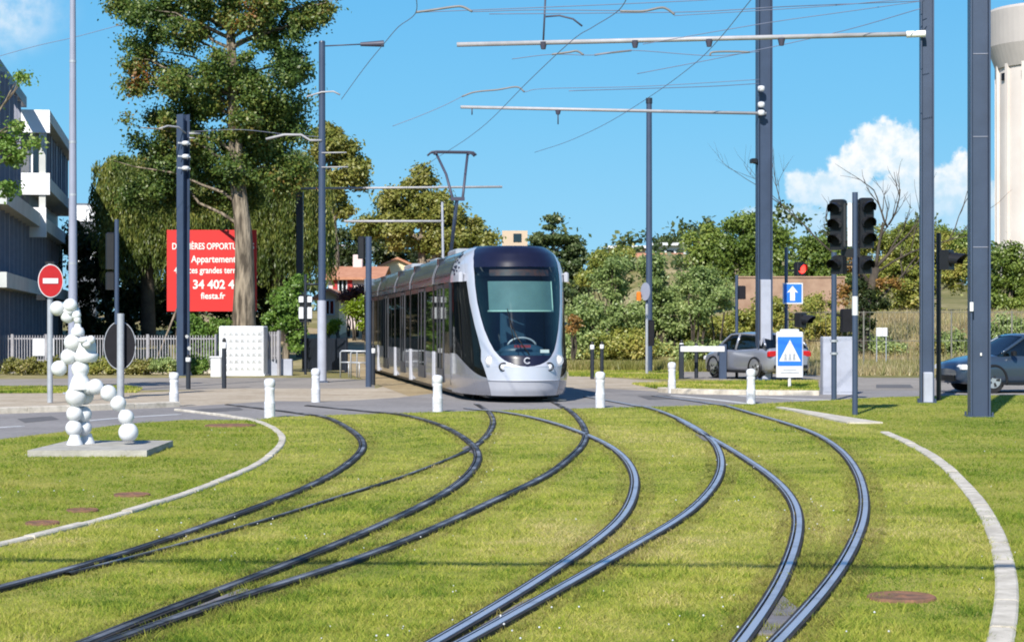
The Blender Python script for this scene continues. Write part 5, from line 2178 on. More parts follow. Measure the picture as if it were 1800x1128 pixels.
balls('straight_leg', [(365, 694, 65), (420, 690, 55, 1, 0.14), (356, 800, 50), (408, 805, 54, 1, 0.14), (352, 890, 52), (410, 888, 52, 1, 0.16)], [((360, 700), (354, 940), 26)], foot)
balls('bent_leg', [(440, 640, 40), (486, 634, 50), (567, 672, 51), (627, 736, 49), (676, 822, 49), (690, 915, 61)], [((440, 640), (486, 634), 22), ((486, 634), (567, 672), 20), ((567, 672), (627, 736), 20), ((627, 736), (676, 822), 20), ((676, 822), (690, 915), 22)])

# ------------------------------------------------------------------ cars
def carpaint(name, c, metal=0.5):
    return pmat(name, c, 0.28, metal=metal, var=0.04, scale=0.8, spec=0.5, coat=0.9)


def car(name, label, loc, rz, paint, L=4.2, W=1.74, H=1.43, sedan=False, alloy='alloy'):
    root = thing(name, label, 'car', (loc[0], loc[1], loc[2]), rz, 'cars on the road behind the crossing')
    hw = W / 2
    x0, x1 = -L / 2, L / 2
    xf, xr = x1 - 0.85, x0 + 0.75          # axles
    # stations: x, half width, z bottom, z belt/hood
    st = [(x0, .70, .42, .72), (x0 + .03, .78, .34, .86), (x0 + .12, .90, .26, .95), (x0 + .4, .97, .22, .98), (xr, 1.0, .20, .97), (x0 + 1.4, 1.0, .18, .94), (0, 1.0, .18, .92), (x1 - 1.5, 1.0, .18, .93), (xf, 1.0, .20, .90), (x1 - .5, .97, .21, .83), (x1 - .2, .90, .22, .74), (x1 - .05, .78, .26, .66), (x1, .62, .34, .56)]
    xx = np.array([s_[0] for s_ in st])
    fx = np.linspace(x0, x1, 46)
    fx = x0 + (fx - x0)
    rows = []
    for x in fx:
        k = [float(np.interp(x, xx, [s_[i] for s_ in st])) for i in (1, 2, 3)]
        w_, zb, zt = k[0] * hw, k[1], k[2]
        h_ = zt - zb
        half = [(0.0, zb), (w_ * .86, zb), (w_ * .96, zb + h_ * .10), (w_ * .985, zb + h_ * .3), (w_, zb + h_ * .55), (w_ * .985, zb + h_ * .80), (w_ * .95, zb + h_ * .93), (w_ * .86, zt), (w_ * .5, zt + .025), (0.0, zt + .035)]
        ring = [(x, y, z) for y, z in half] + [(x, -y, z) for y, z in half[-2:0:-1]]
        rows.append(ring + [ring[0]])
    m = MB()
    m.grid(rows)
    n = len(rows[0]) - 1
    m.add([rows[0][i] for i in range(n)], [tuple(range(n))])
    m.add([rows[-1][i] for i in range(n)], [tuple(range(n - 1, -1, -1))])
    body = m.build('body', paint, root)
    # greenhouse
    gx = [x0 + (.62 if sedan else .18), x0 + (1.15 if sedan else .62), x0 + 1.9, x0 + 2.5, x1 - 1.02]
    zt = [.95, H - .05, H, H - .03, .93]
    tw = [.80, .70, .70, .70, .84]
    bx = np.linspace(gx[0], gx[-1], 30)
    rows = []
    for x in bx:
        z = float(np.interp(x, gx, zt))
        z = .93 + (z - .93) ** 1.0
        tt = float(np.interp(x, gx, tw)) * hw
        b0 = .90 * hw
        zb = .90
        f = (z - .90) / (H - .90)
        top = b0 + (tt - b0) * min(1, max(0, f))
        half = [(b0, zb), (b0 + (top - b0) * .55, zb + (z - zb) * .55), (top, z - .03 * f), (top * .9, z), (top * .5, z + .02 * f), (0, z + .03 * f)]
        rows.append([(x, y, q) for y, q in half] + [(x, -y, q) for y, q in half[-2::-1]])
    m = MB()
    m.grid(rows)
    m.build('windows', M['carglass'], root)
    # roof skin and pillars
    ri = [r_ for r_ in rows if gx[1] - 0.12 <= r_[0][0] <= gx[3] + 0.12]
    m = MB()
    m.grid([[(p[0], p[1], p[2] + .012) for p in r_[2:-2]] for r_ in ri])
    m.build('roof', paint, root)
    for sg in (0, -1):
        m = MB()
        for xa in (gx[1] + 0.05, x0 + 2.0):
            r_ = min(rows, key=lambda q: abs(q[0][0] - xa))
            a, b_, c_ = (r_[0], r_[1], r_[2]) if sg == 0 else (r_[-1], r_[-2], r_[-3])
            m.tube([a, b_, c_], 0.045, 6)
        edge = [r_[2] if sg == 0 else r_[-3] for r_ in rows]
        m.tube(edge[1:-1], 0.038, 6)
        m.build('pillar', paint, root)
    # cabin interior so that the glass is not empty
    m = MB()
    for sx in (-.38, .38):
        for x in (-.75, .25):
            m.rbox((x, sx, .75), (.5, .5, .3), .05)
            m.rbox((x - .22, sx, 1.0), (.14, .48, .55), .05)
    m.build('seats', M['interior'], root)
    # wheels
    for x in (xf, xr):
        for sg in (-1, 1):
            m = MB()
            m.cone((x, sg * (hw - .22), .315), (x, sg * (hw - .035), .315), .315, .315, 24)
            wo = m.build('wheel', M['tyre'], root)
            m = MB()
            m.cone((x, sg * (hw - .08), .315), (x, sg * (hw - .022), .315), .205, .20, 24)
            m.build('rim', M[alloy], wo)
            m = MB()
            for k in range(5):
                a = k * 2 * PI / 5
                m.prism([(.07, -.022), (.17, -.035), (.17, .035), (.07, .022)], -.004, .004, (x, sg * (hw - .017), .315), (math.cos(a + .6), 0, math.sin(a + .6)), (-math.sin(a + .6), 0, math.cos(a + .6)))
            m.build('rim_opening', M['tyre'], wo)
            m = MB()
            m.tube([(x + .36 * math.cos(t), sg * (hw - .012), .315 + .36 * math.sin(t)) for t in np.linspace(R(-20), R(200), 18)], .035, 6)
            m.build('wheel_arch', M['black'], root)
    for sg in (-1, 1):
        m = MB()
        m.rbox((x0 + .09, sg * hw * .70, .80), (.16, .36, .17), .04)
        m.build('tail_light', M['tail'], root)
        m = MB()
        m.rbox((x1 - .17, sg * hw * .68, .64), (.22, .36, .12), .04)
        m.build('headlight', M['lamp_glass'], root)
        m = MB()
        m.rbox((gx[-1] - .32, sg * (hw + .09), .98), (.10, .18, .13), .03)
        m.build('mirror', M['black'], root)
    m = MB()
    m.box((x0 - .008, 0, .62), (.02, .5, .11))
    m.build('number_plate', M['paper'], root)
    m = MB()
    m.box((x1 + .002, 0, .36), (.05, 1.0, .14))
    m.build('grille', M['black'], root)
    m = MB()
    m.box((x0 - .0, 0, .40), (.06, 1.2, .10))
    m.box((0, hw - .0, .23), (2.2, .03, .07))
    m.box((0, -hw + .0, .23), (2.2, .03, .07))
    m.build('lower_trim', M['black'], root)
    return root


car('parked_car', 'silver hatchback seen from behind, half hidden by the sleeved mast', (7.78, 61.8, 0.03), R(114.8), carpaint('silver_car_paint', (0.34, 0.36, 0.42)), L=4.1, W=1.72, H=1.44)
car('moving_car', 'dark blue grey car entering from the right edge of the picture', (12.95, 48.85, 0.03), R(194), carpaint('blue_grey_car_paint', (0.040, 0.062, 0.095), 0.35), L=4.35, W=1.78, H=1.45, sedan=True)

# ------------------------------------------------------------------ red hoarding
hd = 80.6
ha = at(293, 405, hd)
hb_ = at(451, 405, hd)
ht_, hbz = at(293, 404, hd).z, at(293, 547, hd).z
cx = (ha.x + hb_.x) / 2
hw_ = (hb_.x - ha.x) / 2
t = thing('hoarding', 'large red advertising hoarding with white lettering behind the big tree trunk', 'hoarding', (cx, hd, 0))
m = MB()
m.box((0, 0.06, (ht_ + hbz) / 2), (hw_ * 2, 0.06, ht_ - hbz))
pb = m.build('board', M['red_board'], t)
for xx in (-hw_ + .4, hw_ - .4):
    m = MB()
    m.box((xx, 0.2, ht_ / 2), (0.14, 0.14, ht_))
    m.build('post', M['bark_dark'], t)
m = MB()
m.tube([(-hw_ + .45, .1, hbz + .2), (-hw_ - .35, -.9, 0.1)], 0.045, 6)
m.build('brace', M['bark'], t)
dg = None


def lettering(txt, px, py, hpx, px1, name='lettering', parent=pb, mat='paper', bold=0.006):
    cu = bpy.data.curves.new('lettering', 'FONT')
    cu.body = txt
    cu.size = hpx * hd / F * 1.42
    cu.offset = bold
    cu.extrude = 0.006
    cu.align_x = 'LEFT'
    tmp = bpy.data.objects.new('tmp', cu)
    col.objects.link(tmp)
    dgp = bpy.context.evaluated_depsgraph_get()
    me = bpy.data.meshes.new_from_object(tmp.evaluated_get(dgp))
    bpy.data.objects.remove(tmp)
    me.name = name
    me.materials.clear()
    o = obj(name, me, M[mat], parent)
    p = at(px, py, hd)
    xs_ = [v.co.x for v in me.vertices]
    o.scale = ((px1 - px) * hd / F / (max(xs_) - min(xs_)), 1, 1)
    o.location = (p.x - cx, 0.0195, p.z)
    o.rotation_euler = (R(90), 0, 0)
    return o


lettering('DERNIÈRES OPPORTUNITÉS', 302, 438, 11, 446)
lettering('Appartements', 336, 461, 12, 420)
lettering('4 pièces grandes terrasses', 306, 480, 11, 440)
lettering('05 34 402 402', 312, 507, 15, 432, bold=0.012)
lettering('fiesta.fr', 353, 525, 11, 396)

# ------------------------------------------------------------------ fences
def picket_fence(name, label, x0, x1, y0, y1, h, zb, n_posts, mat, picket=0.10, pw=0.028):
    root = thing(name, label, 'fence', ((x0 + x1) / 2, (y0 + y1) / 2, 0))
    o = Vector(((x0 + x1) / 2, (y0 + y1) / 2, 0))
    a, b_ = Vector((x0, y0, 0)) - o, Vector((x1, y1, 0)) - o
    L = (b_ - a).length
    ang = math.atan2(b_.y - a.y, b_.x - a.x)
    m = MB()
    n = int(L / picket)
    for i in range(n):
        p = a.lerp(b_, (i + .5) / n)
        m.box((p.x, p.y, (zb + h) / 2), (pw, pw, h - zb), ang)
    for z in (zb + .12, h - .12):
        p = (a + b_) / 2
        m.box((p.x, p.y + .03, z), (L, .03, .05), ang)
    m.build('pickets', M[mat], root)
    for i in range(n_posts + 1):
        p = a.lerp(b_, i / n_posts)
        m = MB()
        m.box((p.x, p.y, h / 2 + .02), (.09, .09, h + .04), ang)
        m.build('post', M[mat], root)
    return root


M['picket'] = pmat('pale_picket_paint', (0.31, 0.30, 0.32), 0.6, var=0.2, scale=3)
fl = picket_fence('picket_fence', 'long pale picket fence behind the low shrubs on the left', -20.5, -10.55, 70.0, 69.0, 1.36, 0.35, 8, 'picket')
m = MB()
q = at(76, 610, 69.6)
m.box((0, 0, 0), (0.75, 0.03, 0.62))
m.box((0, -0.02, -0.05), (0.5, 0.01, 0.07))
o = m.build('notice_panel', M['offwhite'])
o.location = (q.x, 69.62, q.z)
tag(o, 'white notice panel hung on the picket fence behind the no entry sign', 'panel')
m = MB()
m.box((0, 0, 0.22), (10.6, 0.22, 0.44))
o = m.build('low_wall', M['kerb'])
o.location = (-14.8, 69.85, 0)
o.rotation_euler = (0, 0, -0.1)
tag(o, 'low pale wall under the long picket fence', 'wall')
f2 = picket_fence('picket_fence', 'short pale slatted fence on a grey wall right of the studded cabinet', -8.75, -7.95, 66.5, 66.0, 1.5, 0.55, 1, 'picket', 0.11, 0.06)
m = MB()
m.rbox((0, 0, 0.28), (1.35, 0.25, 0.56), .02)
o = m.build('low_wall', M['pole_pale'])
o.location = (-8.2, 66.35, 0)
tag(o, 'short grey wall right of the studded cabinet, under slats', 'wall')
f3 = picket_fence('railing_fence', 'black railing fence in the shade left of the tram rear', -7.7, -6.0, 71.5, 70.0, 1.25, 0.08, 2, 'pole_dark', 0.075, 0.05)
for i, (px, lab) in enumerate(((613, 'low grey hoop barrier beside the black railing'), (635, 'low grey hoop barrier next to the front signal post'))):
    q = at(px, 640, 63.0)
    m = MB()
    m.tube([(-.27, 0, 0), (-.27, 0, .82), (-.22, 0, .87), (.22, 0, .87), (.27, 0, .82), (.27, 0, 0)], .028, 6)
    m.tube([(-.27, 0, .5), (.27, 0, .5)], .022, 6)
    m.tube([(0, 0, .5), (0, 0, 0)], .02, 6)
    o = m.build('hoop_barrier', M['galv'])
    o.location = (q.x, 63.0 - i * .8, 0.01)
    tag(o, lab, 'barrier', 'hoop barriers')
# wire mesh fence on the right
M['fence_grey'] = pmat('dull_fence_wire', (0.17, 0.165, 0.14), 0.6, var=0.2)
t = thing('wire_fence', 'grey wire mesh fence with thin posts along the dry bank on the right', 'fence', (16, 72, 0))
fp = [(10.2, 71.5), (13.0, 71.5), (16.2, 71.3), (18.4, 71.2), (20.8, 71.0)]
for (x, y) in fp:
    m = MB()
    m.cone((x - 16, y - 72, -.1), (x - 16, y - 72, 2.25), .032, .032, 8)
    m.build('post', M['fence_grey'], t)
m = MB()
for z in (2.2, 1.15, 0.15):
    m.tube([(x - 16, y - 72, z) for x, y in fp], .012, 5)
for i in range(len(fp) - 1):
    for k in range(14):
        f = k / 14
        x = fp[i][0] + (fp[i + 1][0] - fp[i][0]) * f - 16
        y = fp[i][1] + (fp[i + 1][1] - fp[i][1]) * f - 72
        m.cone((x, y, .1), (x, y, 2.2), .006, .006, 4)
m.build('mesh_panel', M['fence_grey'], t)

# ------------------------------------------------------------------ buildings
M['clad'] = pmat('dark_slate_cladding', (0.13, 0.14, 0.16), 0.5, var=0.15, scale=0.8)
M['slab'] = pmat('grey_concrete_slab', (0.50, 0.51, 0.49), 0.8, var=0.12, scale=1.2)
M['render_white'] = pmat('white_render', (0.80, 0.80, 0.82), 0.7, var=0.05, scale=0.6)
M['winglass'] = glassmat('window_glass', (0.25, 0.3, 0.33), 0.08, 0.35)
M['panel_lilac'] = pmat('lilac_grey_panel', (0.24, 0.25, 0.31), 0.5, var=0.1)
M['cream'] = pmat('cream_render', (0.66, 0.55, 0.36), 0.85, var=0.08, scale=0.8)
M['pinkwall'] = pmat('pale_pink_render', (0.62, 0.52, 0.50), 0.85, var=0.08, scale=0.8)
M['tile'] = pmat('terracotta_tiles', (0.36, 0.15, 0.085), 0.9, scale=2.5, c2=(0.52, 0.26, 0.16))
M['shutter'] = pmat('red_shutter_paint', (0.42, 0.03, 0.03), 0.6, var=0.1)
M['beige'] = pmat('beige_render', (0.52, 0.40, 0.29), 0.9, var=0.08, scale=0.3)
M['tower'] = pmat('cream_tower_concrete', (0.54, 0.475, 0.43), 0.85, scale=0.12, c2=(0.64, 0.585, 0.54))
M['tower_grey'] = pmat('grey_tower_bowl', (0.42, 0.385, 0.36), 0.9, var=0.12, scale=0.12)

BA = math.atan2(0.168, 1.0)
BO = (-19.1, 72.0)
apt = thing('apartment_building', 'dark modern apartment block with grey floor bands and white ended balconies at the left edge', 'building', (BO[0], BO[1], -0.5), BA)
# local: +y along the facade away from the camera, +x out of the facade towards the tram


def part(name, mat, boxes, parent=apt):
    m = MB()
    for c, s in boxes:
        m.box(c, s)
    return m.build(name, M[mat], parent)


part('core', 'clad', [((-6.0, 2, 6.0), (11.4, 10, 11.9)), ((-6.0, 23.0, 3.6), (11.4, 32, 6.2))])
part('floor_band', 'slab', [((-0.05, 17.5, 3.85), (1.2, 41, 0.55))])
part('floor_band', 'slab', [((-0.05, 17.5, 6.85), (1.2, 41, 0.6))])
part('roof_band', 'clad', [((-0.2, 5.0, 12.0), (0.35, 16.0, 0.45))])
# windows of each storey: rows of glass bays with fins
for (za, zb_, y0, y1) in ((0.5, 3.55, -3, 37), (4.15, 6.55, -3, 37), (7.2, 11.75, -3, 12.8)):
    n = int((y1 - y0) / 1.9)
    for i in range(n):
        if za > 7 and y0 + (i + 1) * 1.9 > 7:
            part('fin', 'panel_lilac', [((-0.2, y0 + i * 1.9, (za + zb_) / 2), (0.3, 0.12, zb_ - za))])
            continue
        m = MB()
        m.box((-0.27, y0 + (i + .5) * 1.9, (za + zb_) / 2), (0.06, 1.45, zb_ - za - .25))
        wob = m.build('window', M['winglass'], apt)
        m = MB()
        m.box((-0.1, y0 + i * 1.9, (za + zb_) / 2), (0.5, 0.09 + .12 * (i % 3 == 0), zb_ - za))
        m.build('fin', M['panel_lilac'], wob)
        if i % 2:
            m = MB()
            m.box((-0.12, y0 + i * 1.9 + .45, (za + zb_) / 2), (0.25, 0.5, zb_ - za - .02))
            m.build('panel', M['panel_lilac'], wob)
# balcony wing (upper floors), its short ends white
B0, B1 = 13.25, 33.5
part('balcony_wing', 'clad', [((-4.5, (B0 + B1) / 2 + .3, 9.3), (9.0, B1 - B0 - .8, 4.2))])
part('balcony_end', 'render_white', [((-2.5, B0, 11.2), (6.9, 0.25, 1.0)), ((-3.4, B0 + 0.02, 9.7), (5.0, 0.25, 2.0)), ((-2.5, B0, 8.45), (6.9, 0.25, 0.95)), ((-0.35, B0 + .95, 9.75), (1.0, .2, 1.6)), ((0.1, B0 - .1, 6.75), (1.4, 0.3, 1.3))])
part('balcony_slab', 'slab', [((0.45, (B0 + B1) / 2 + .15, 8.45), (1.0, B1 - B0, 0.55)), ((0.45, (B0 + B1) / 2 + .15, 11.45), (1.0, B1 - B0, 0.5))])
for i in range(11):
    part('balcony_screen', 'panel_lilac', [((0.55, B0 + .9 + i * 1.8, 9.95), (0.12, 0.35 if i % 2 else .12, 2.45))])
part('balcony_post', 'slab', [((0.62, B0 + .12, 9.95), (.28, .28, 2.45))])
part('balcony_post', 'slab', [((0.62, B0 + .12, 7.6), (.28, .28, 1.3))])
# further white block
q = at(150, 385, 135)
t = thing('apartment_building', 'small distant white block between the lamp post and the willow', 'building', (q.x, 135, 0), R(10))
m = MB()
m.box((0, 0, 5), (1.6, 6, 10.2))
m.build('wall', M['clad'], t)
m = MB()
for z in (9.4, 6.6):
    m = MB()
    m.box((0, -3.05, z), (1.7, .12, 1.1))
    m.build('balcony_front', M['render_white'], t)


def gable_house(name, label, x0, x1, d, depth, zeave, zridge, wall, windows=(), ridge='x', chimney=None):
    cx_ = (x0 + x1) / 2
    bz = gz(cx_, d)
    t = thing(name, label, 'house', (cx_, d, bz))
    w_ = x1 - x0
    h1, h2 = zeave - bz, zridge - bz
    m = MB()
    if ridge == 'x':
        m.box((0, depth / 2, h1 / 2 - .5), (w_, depth, h1 + 1))
        for s in (-1, 1):
            m.prism([(0, h1), (depth, h1), (depth / 2, h2)], -.01, .01, (s * (w_ / 2 - .02), 0, 0), (0, 1, 0), (0, 0, 1))
        m.build('wall', wall, t)
        m = MB()
        for s in (-1, 1):
            ya, yb = (-.4, depth / 2) if s < 0 else (depth + .4, depth / 2)
            m.add([(-w_ / 2 - .3, ya, h1 - .1), (w_ / 2 + .3, ya, h1 - .1), (w_ / 2 + .3, yb, h2 + .08), (-w_ / 2 - .3, yb, h2 + .08), (-w_ / 2 - .3, ya, h1 + .06), (w_ / 2 + .3, ya, h1 + .06), (w_ / 2 + .3, yb, h2 + .22), (-w_ / 2 - .3, yb, h2 + .22)],
                  [(3, 2, 1, 0), (4, 5, 6, 7), (0, 1, 5, 4), (1, 2, 6, 5), (2, 3, 7, 6), (3, 0, 4, 7)])
        ro = m.build('roof', M['tile'], t)
    else:
        m.box((0, depth / 2, h1 / 2 - .5), (w_, depth, h1 + 1))
        m.prism([(-w_ / 2, h1), (w_ / 2, h1), (0, h2)], -depth, 0, (0, 0, 0), (1, 0, 0), (0, 0, 1))
        m.build('wall', wall, t)
        m = MB()
        for s in (-1, 1):
            xa = s * (w_ / 2 + .35)
            za = h1 - .35 / (w_ / 2) * (h2 - h1)
            m.add([(xa, -.3, za), (0, -.3, h2), (0, depth + .3, h2), (xa, depth + .3, za), (xa, -.3, za + .16), (0, -.3, h2 + .16), (0, depth + .3, h2 + .16), (xa, depth + .3, za + .16)],
                  [(3, 2, 1, 0), (4, 5, 6, 7), (0, 1, 5, 4), (1, 2, 6, 5), (2, 3, 7, 6), (3, 0, 4, 7)])
        ro = m.build('roof', M['tile'], t)
    if chimney:
        m = MB()
        m.rbox((chimney[0], depth / 2, h2 + .3), (.6, .6, 1.3), .04)
        m.build('chimney', wall, ro)
    for (wx, wz, ww, wh, sh) in windows:
        m = MB()
        m.box((wx, -.02, wz - bz), (ww, .06, wh))
        wo = m.build('window', M['winglass'], t)
        m = MB()
        for s in (-1, 1):
            m.box((wx + s * ww / 2, -.05, wz - bz), (.07, .06, wh))
        m.box((wx, -.05, wz - bz), (.06, .06, wh))
        for s in (-1, 1):
            m.box((wx, -.05, wz - bz + s * wh / 2), (ww + .1, .06, .08))
        m.build('window_frame', M['offwhite'], wo)
        if sh:
            for s in (-1, 1):
                m = MB()
                m.box((wx + s * (ww / 2 + .2), -.06, wz - bz), (.28, .07, wh))
                m.build('shutter', M['shutter'], wo)
    return t


d = 118
gable_house('house', 'pale pink house with red shutters and orange roof left of the tram', at(578, 500, d).x, at(668, 500, d).x, d, 8, at(578, 489, d).z, at(578, 471, d).z, M['pinkwall'], [(-0.72, at(600, 504, d).z, .5, .9, True)], 'x', (-.1, 0))
d = 108
gable_house('house', 'low cream annex with orange sloping roof in front of the pink house', at(560, 500, d).x, at(596, 500, d).x, d, 5, at(578, 521, d).z, at(578, 511, d).z, M['cream'], [(0.05, at(580, 540, d).z, .5, .8, False)], 'y')
d = 132
gable_house('house', 'broad cream gable with orange roof edges behind the tram roof', at(650, 500, d).x, at(748, 500, d).x, d, 9, at(650, 478, d).z, at(700, 456, d).z, M['cream'], (), 'y')
# flat beige building behind the tram
d = 190
q = at(905, 400, d)
t = thing('block_building', 'beige flat roofed building peeping over the tram roof', 'building', (q.x, d, 0))
m = MB()
m.box((0, 4, q.z / 2 - .15), (2.5, 8, q.z - .3))
m.build('wall', M['beige'], t)
m = MB()
m.box((0.25, -.03, q.z - 1.0), (.8, .1, .8))
m.build('window', M['winglass'], t)
# hillside houses right
d = 212
for (xa, xb, yt, yb_, mt, lab) in ((1075, 1135, 436, 462, 'beige', 'long low beige house on the hilltop left of the lone slim mast'), (1150, 1206, 431, 452, 'offwhite', 'white flat roofed house on the hilltop right of the lone slim mast')):
    a, b_ = at(xa, yt, d), at(xb, yb_, d)
    t = thing('house', lab, 'house', ((a.x + b_.x) / 2, d, b_.z - 2))
    m = MB()
    m.box((0, 4, (a.z - b_.z + 2) / 2), (b_.x - a.x, 8, a.z - b_.z + 2))
    m.build('wall', M[mt], t)
    m = MB()
    m.box((0, 3.8, a.z - b_.z + 2.1), (b_.x - a.x + .8, 9, .3))
    m.build('roof', M['offwhite'], t)
    m = MB()
    for k in (-.3, 0, .3):
        m.box(((b_.x - a.x) * k, -.02, a.z - b_.z + 1.1), (.8, .1, .7))
    m.build('window', M['winglass'], t)
a = at(1112, 450, 204)
t = thing('house', 'low house with terracotta roof on the hill behind the lone slim mast', 'house', (at(1155, 450, 204).x, 204, a.z - 3))
m = MB()
m.box((0, 2, 1.2), (5.4, 4, 2.6))
m.build('wall', M['beige'], t)
m = MB()
m.prism([(-.5, 2.4), (4.5, 2.4), (2, 3.4)], -2.9, 2.9, (0, 0, 0), (0, 1, 0), (0, 0, 1))
m.build('roof', M['tile'], t)
# brick wall right
d = 92
M['brick'] = pmat('pinkish_brick_wall', (0.28, 0.175, 0.12), 0.9, scale=1.2, c2=(0.40, 0.27, 0.19), contrast=(0.35, 0.65))
a, b_ = at(1296, 488, d), at(1484, 548, d)
m = MB()
m.box((0, 0, a.z / 2), (b_.x - a.x, .3, a.z))
m.box((0, 0, a.z + .03), (b_.x - a.x + .1, .4, .07))
o = m.build('brick_wall', M['brick'])
o.location = ((a.x + b_.x) / 2, d, 0)
tag(o, 'plain pinkish brick wall behind the arrow sign', 'wall')
# water tower
d = 270
kx = d / F
bx_ = at(1756, 400, d).x
Rc = 7.5
t = thing('water_tower', 'tall cream water tower with flared grey bowl at the right edge', 'water tower', (bx_ + Rc, d, 0))
zt1 = at(0, 112, d).z
m = MB()
m.lathe([(Rc, -1), (Rc, zt1)], n=48)
for k in range(16):
    a = k * 2 * PI / 16
    m.box(((Rc + .12) * math.cos(a), (Rc + .12) * math.sin(a), zt1 / 2 + .2), (.55, .55, zt1 + .4), a)
m.build('shaft', M['tower'], t)
m = MB()
m.lathe([(Rc + .2, zt1 - .6), (Rc + .25, at(0, 122, d).z), (Rc + 1.35, at(0, 84, d).z), (Rc + 1.5, at(0, 24, d).z), (Rc + 1.2, at(0, 19, d).z), (.01, at(0, 12, d).z)], n=64, smooth=False)
m.build('bowl', M['tower_grey'], t)
m = MB()
for k in range(12):
    a = k * 2 * PI / 12 + .26
    m.box(((Rc + .1) * math.cos(a), (Rc + .1) * math.sin(a), zt1 - 2.1), (.3, .8, 1.0), a)
m.build('opening', M['black_matte'], t)

# ------------------------------------------------------------------ trees
# the big plane tree
d = 79
tr = [(at(428, 650, d), .66), (at(428, 600, d), .54), (at(429, 540, d), .46), (at(430, 470, d), .40), (at(427, 400, d), .35), (at(418, 320, d), .31), (at(412, 220, d), .26), (at(408, 120, d), .21), (at(404, 20, d), .15), (at(402, -60, d), .06)]
tree('plane_tree', 'big plane tree with thick bare trunk and rusty green crown before the red hoarding', 'tree', None, (at(428, 640, d).x, d), tr,
     pxblobs([(400, -40, 170, 80), (470, 30, 120, 80), (300, 50, 100, 66), (245, 110, 46, 42, 0, .9), (250, 150, 46, 30, 0, .7), (340, 150, 125, 76), (470, 140, 88, 90), (215, 10, 60, 22, 0, .7), (300, 15, 90, 30), (545, 30, 55, 50), (572, 12, 36, 20, 0, .7), (525, 120, 36, 34, 0, .7), (390, 230, 140, 88, 1.2, 1.2), (275, 235, 62, 58, 1.5, .8),
               (485, 225, 76, 76, 1), (350, 320, 125, 70, 2.2, 1.1), (490, 300, 65, 56, 1.0, .9), (262, 330, 70, 58, 3, .8), (420, 345, 66, 40, 2.5), (222, 212, 22, 16, 0, .3), (215, 285, 24, 16, 1, .4), (415, 305, 50, 50, -.4, .8), (440, 200, 46, 50, -1.0, .7), (385, 120, 46, 46, -1.2, .7)], d, None),
     138000, 0.15, 'plane', cr=0.80, limbs=34, limb_r=.075, shell=(.30, 1.08), jit=.36)


def willow(name, label, base, trunk, blobs, strands, ls, mat, per=26, step=.14, grp=None):
    bz = gz(*base)
    root = thing(name, label, 'tree', (base[0], base[1], bz), 0, grp)
    off = np.array([base[0], base[1], bz])
    ov = Vector(off)
    tb = MB()
    tp = catmull([[*p, r] for p, r in trunk], 6)
    tb.tube([Vector(p[:3]) - ov for p in tp], [max(.02, p[3]) for p in tp], 10)
    for b_ in blobs:
        best = min(tp, key=lambda q: abs(q[2] - b_[2] + b_[5]))
        tb.tube(limb_path(Vector(best[:3]) - ov, Vector(b_[:3]) - ov), [.14, .12, .1, .08, .06, .05, .03], 6)
    tb.build('trunk', M['bark_dark'], root)
    B = np.array([b_[:6] for b_ in blobs])
    ar = B[:, 3] * B[:, 5]
    idx = RNG.choice(len(B), strands, p=ar / ar.sum())
    u = unit(RNG.normal(size=(strands, 3)))
    u[:, 2] = np.abs(u[:, 2]) * .9 + .05
    rr = RNG.uniform(.7, 1.0, (strands, 1))
    st = B[idx, :3] + u * rr * B[idx, 3:6]
    # gather into tresses
    st[:, 0] = np.where(RNG.random(strands) < .45, np.round(st[:, 0] / .7) * .7 + RNG.normal(size=strands) * .16, st[:, 0])
    Ls = RNG.uniform(.45, 1.8, strands) * B[idx, 5]
    k = np.arange(per)
    tt = (k[None] + RNG.random((strands, per))) / per
    out = u[:, :2] * .5
    px_ = st[:, None, 0] + out[:, None, 0] * np.sqrt(tt) * .9 + RNG.normal(size=(strands, per)) * .06
    py_ = st[:, None, 1] + out[:, None, 1] * np.sqrt(tt) * .9 + RNG.normal(size=(strands, per)) * .06
    pz_ = st[:, None, 2] - Ls[:, None] * tt ** 1.15
    p = np.stack([px_, py_, pz_], -1).reshape(-1, 3)
    p = p[p[:, 2] > bz + .4]
    n = len(p)
    t_ = np.stack([RNG.normal(size=n) * .3, RNG.normal(size=n) * .3, -np.ones(n)], 1)
    t_ = unit(t_)
    nr = RNG.normal(size=(n, 3))
    nr = unit(nr - t_ * (nr * t_).sum(1, keepdims=True))
    bb = np.cross(nr, t_)
    s = ls * RNG.uniform(.7, 1.3, (n, 1))
    p = p - off
    v = np.stack([p - t_ * s * .5, p + bb * s * .13, p + t_ * s * .5, p - bb * s * .13], 1)
    quads_mesh('crown', v, LM[mat], root)
    return root


GT = 'trees behind the crossing'
d = 96
willow('willow_tree', 'yellow green weeping willow hanging left of the big plane tree', (at(262, 600, d).x, d), [(at(262, 640, d), .4), (at(258, 450, d), .3), (at(255, 330, d), .15)],
       pxblobs([(232, 345, 52, 70), (215, 300, 30, 30), (285, 330, 60, 75), (330, 370, 60, 60), (250, 410, 60, 60)], d), 3400, .24, 'willow', per=34, grp=GT)
d = 100
willow('willow_tree', 'yellow green weeping willow hanging right of the big plane tree', (at(490, 600, d).x, d), [(at(490, 640, d), .4), (at(488, 450, d), .3), (at(485, 330, d), .15)],
       pxblobs([(460, 350, 55, 66), (515, 330, 50, 72), (545, 400, 34, 60), (480, 420, 60, 60), (400, 400, 50, 50)], d), 3400, .24, 'willow', per=34, grp=GT)
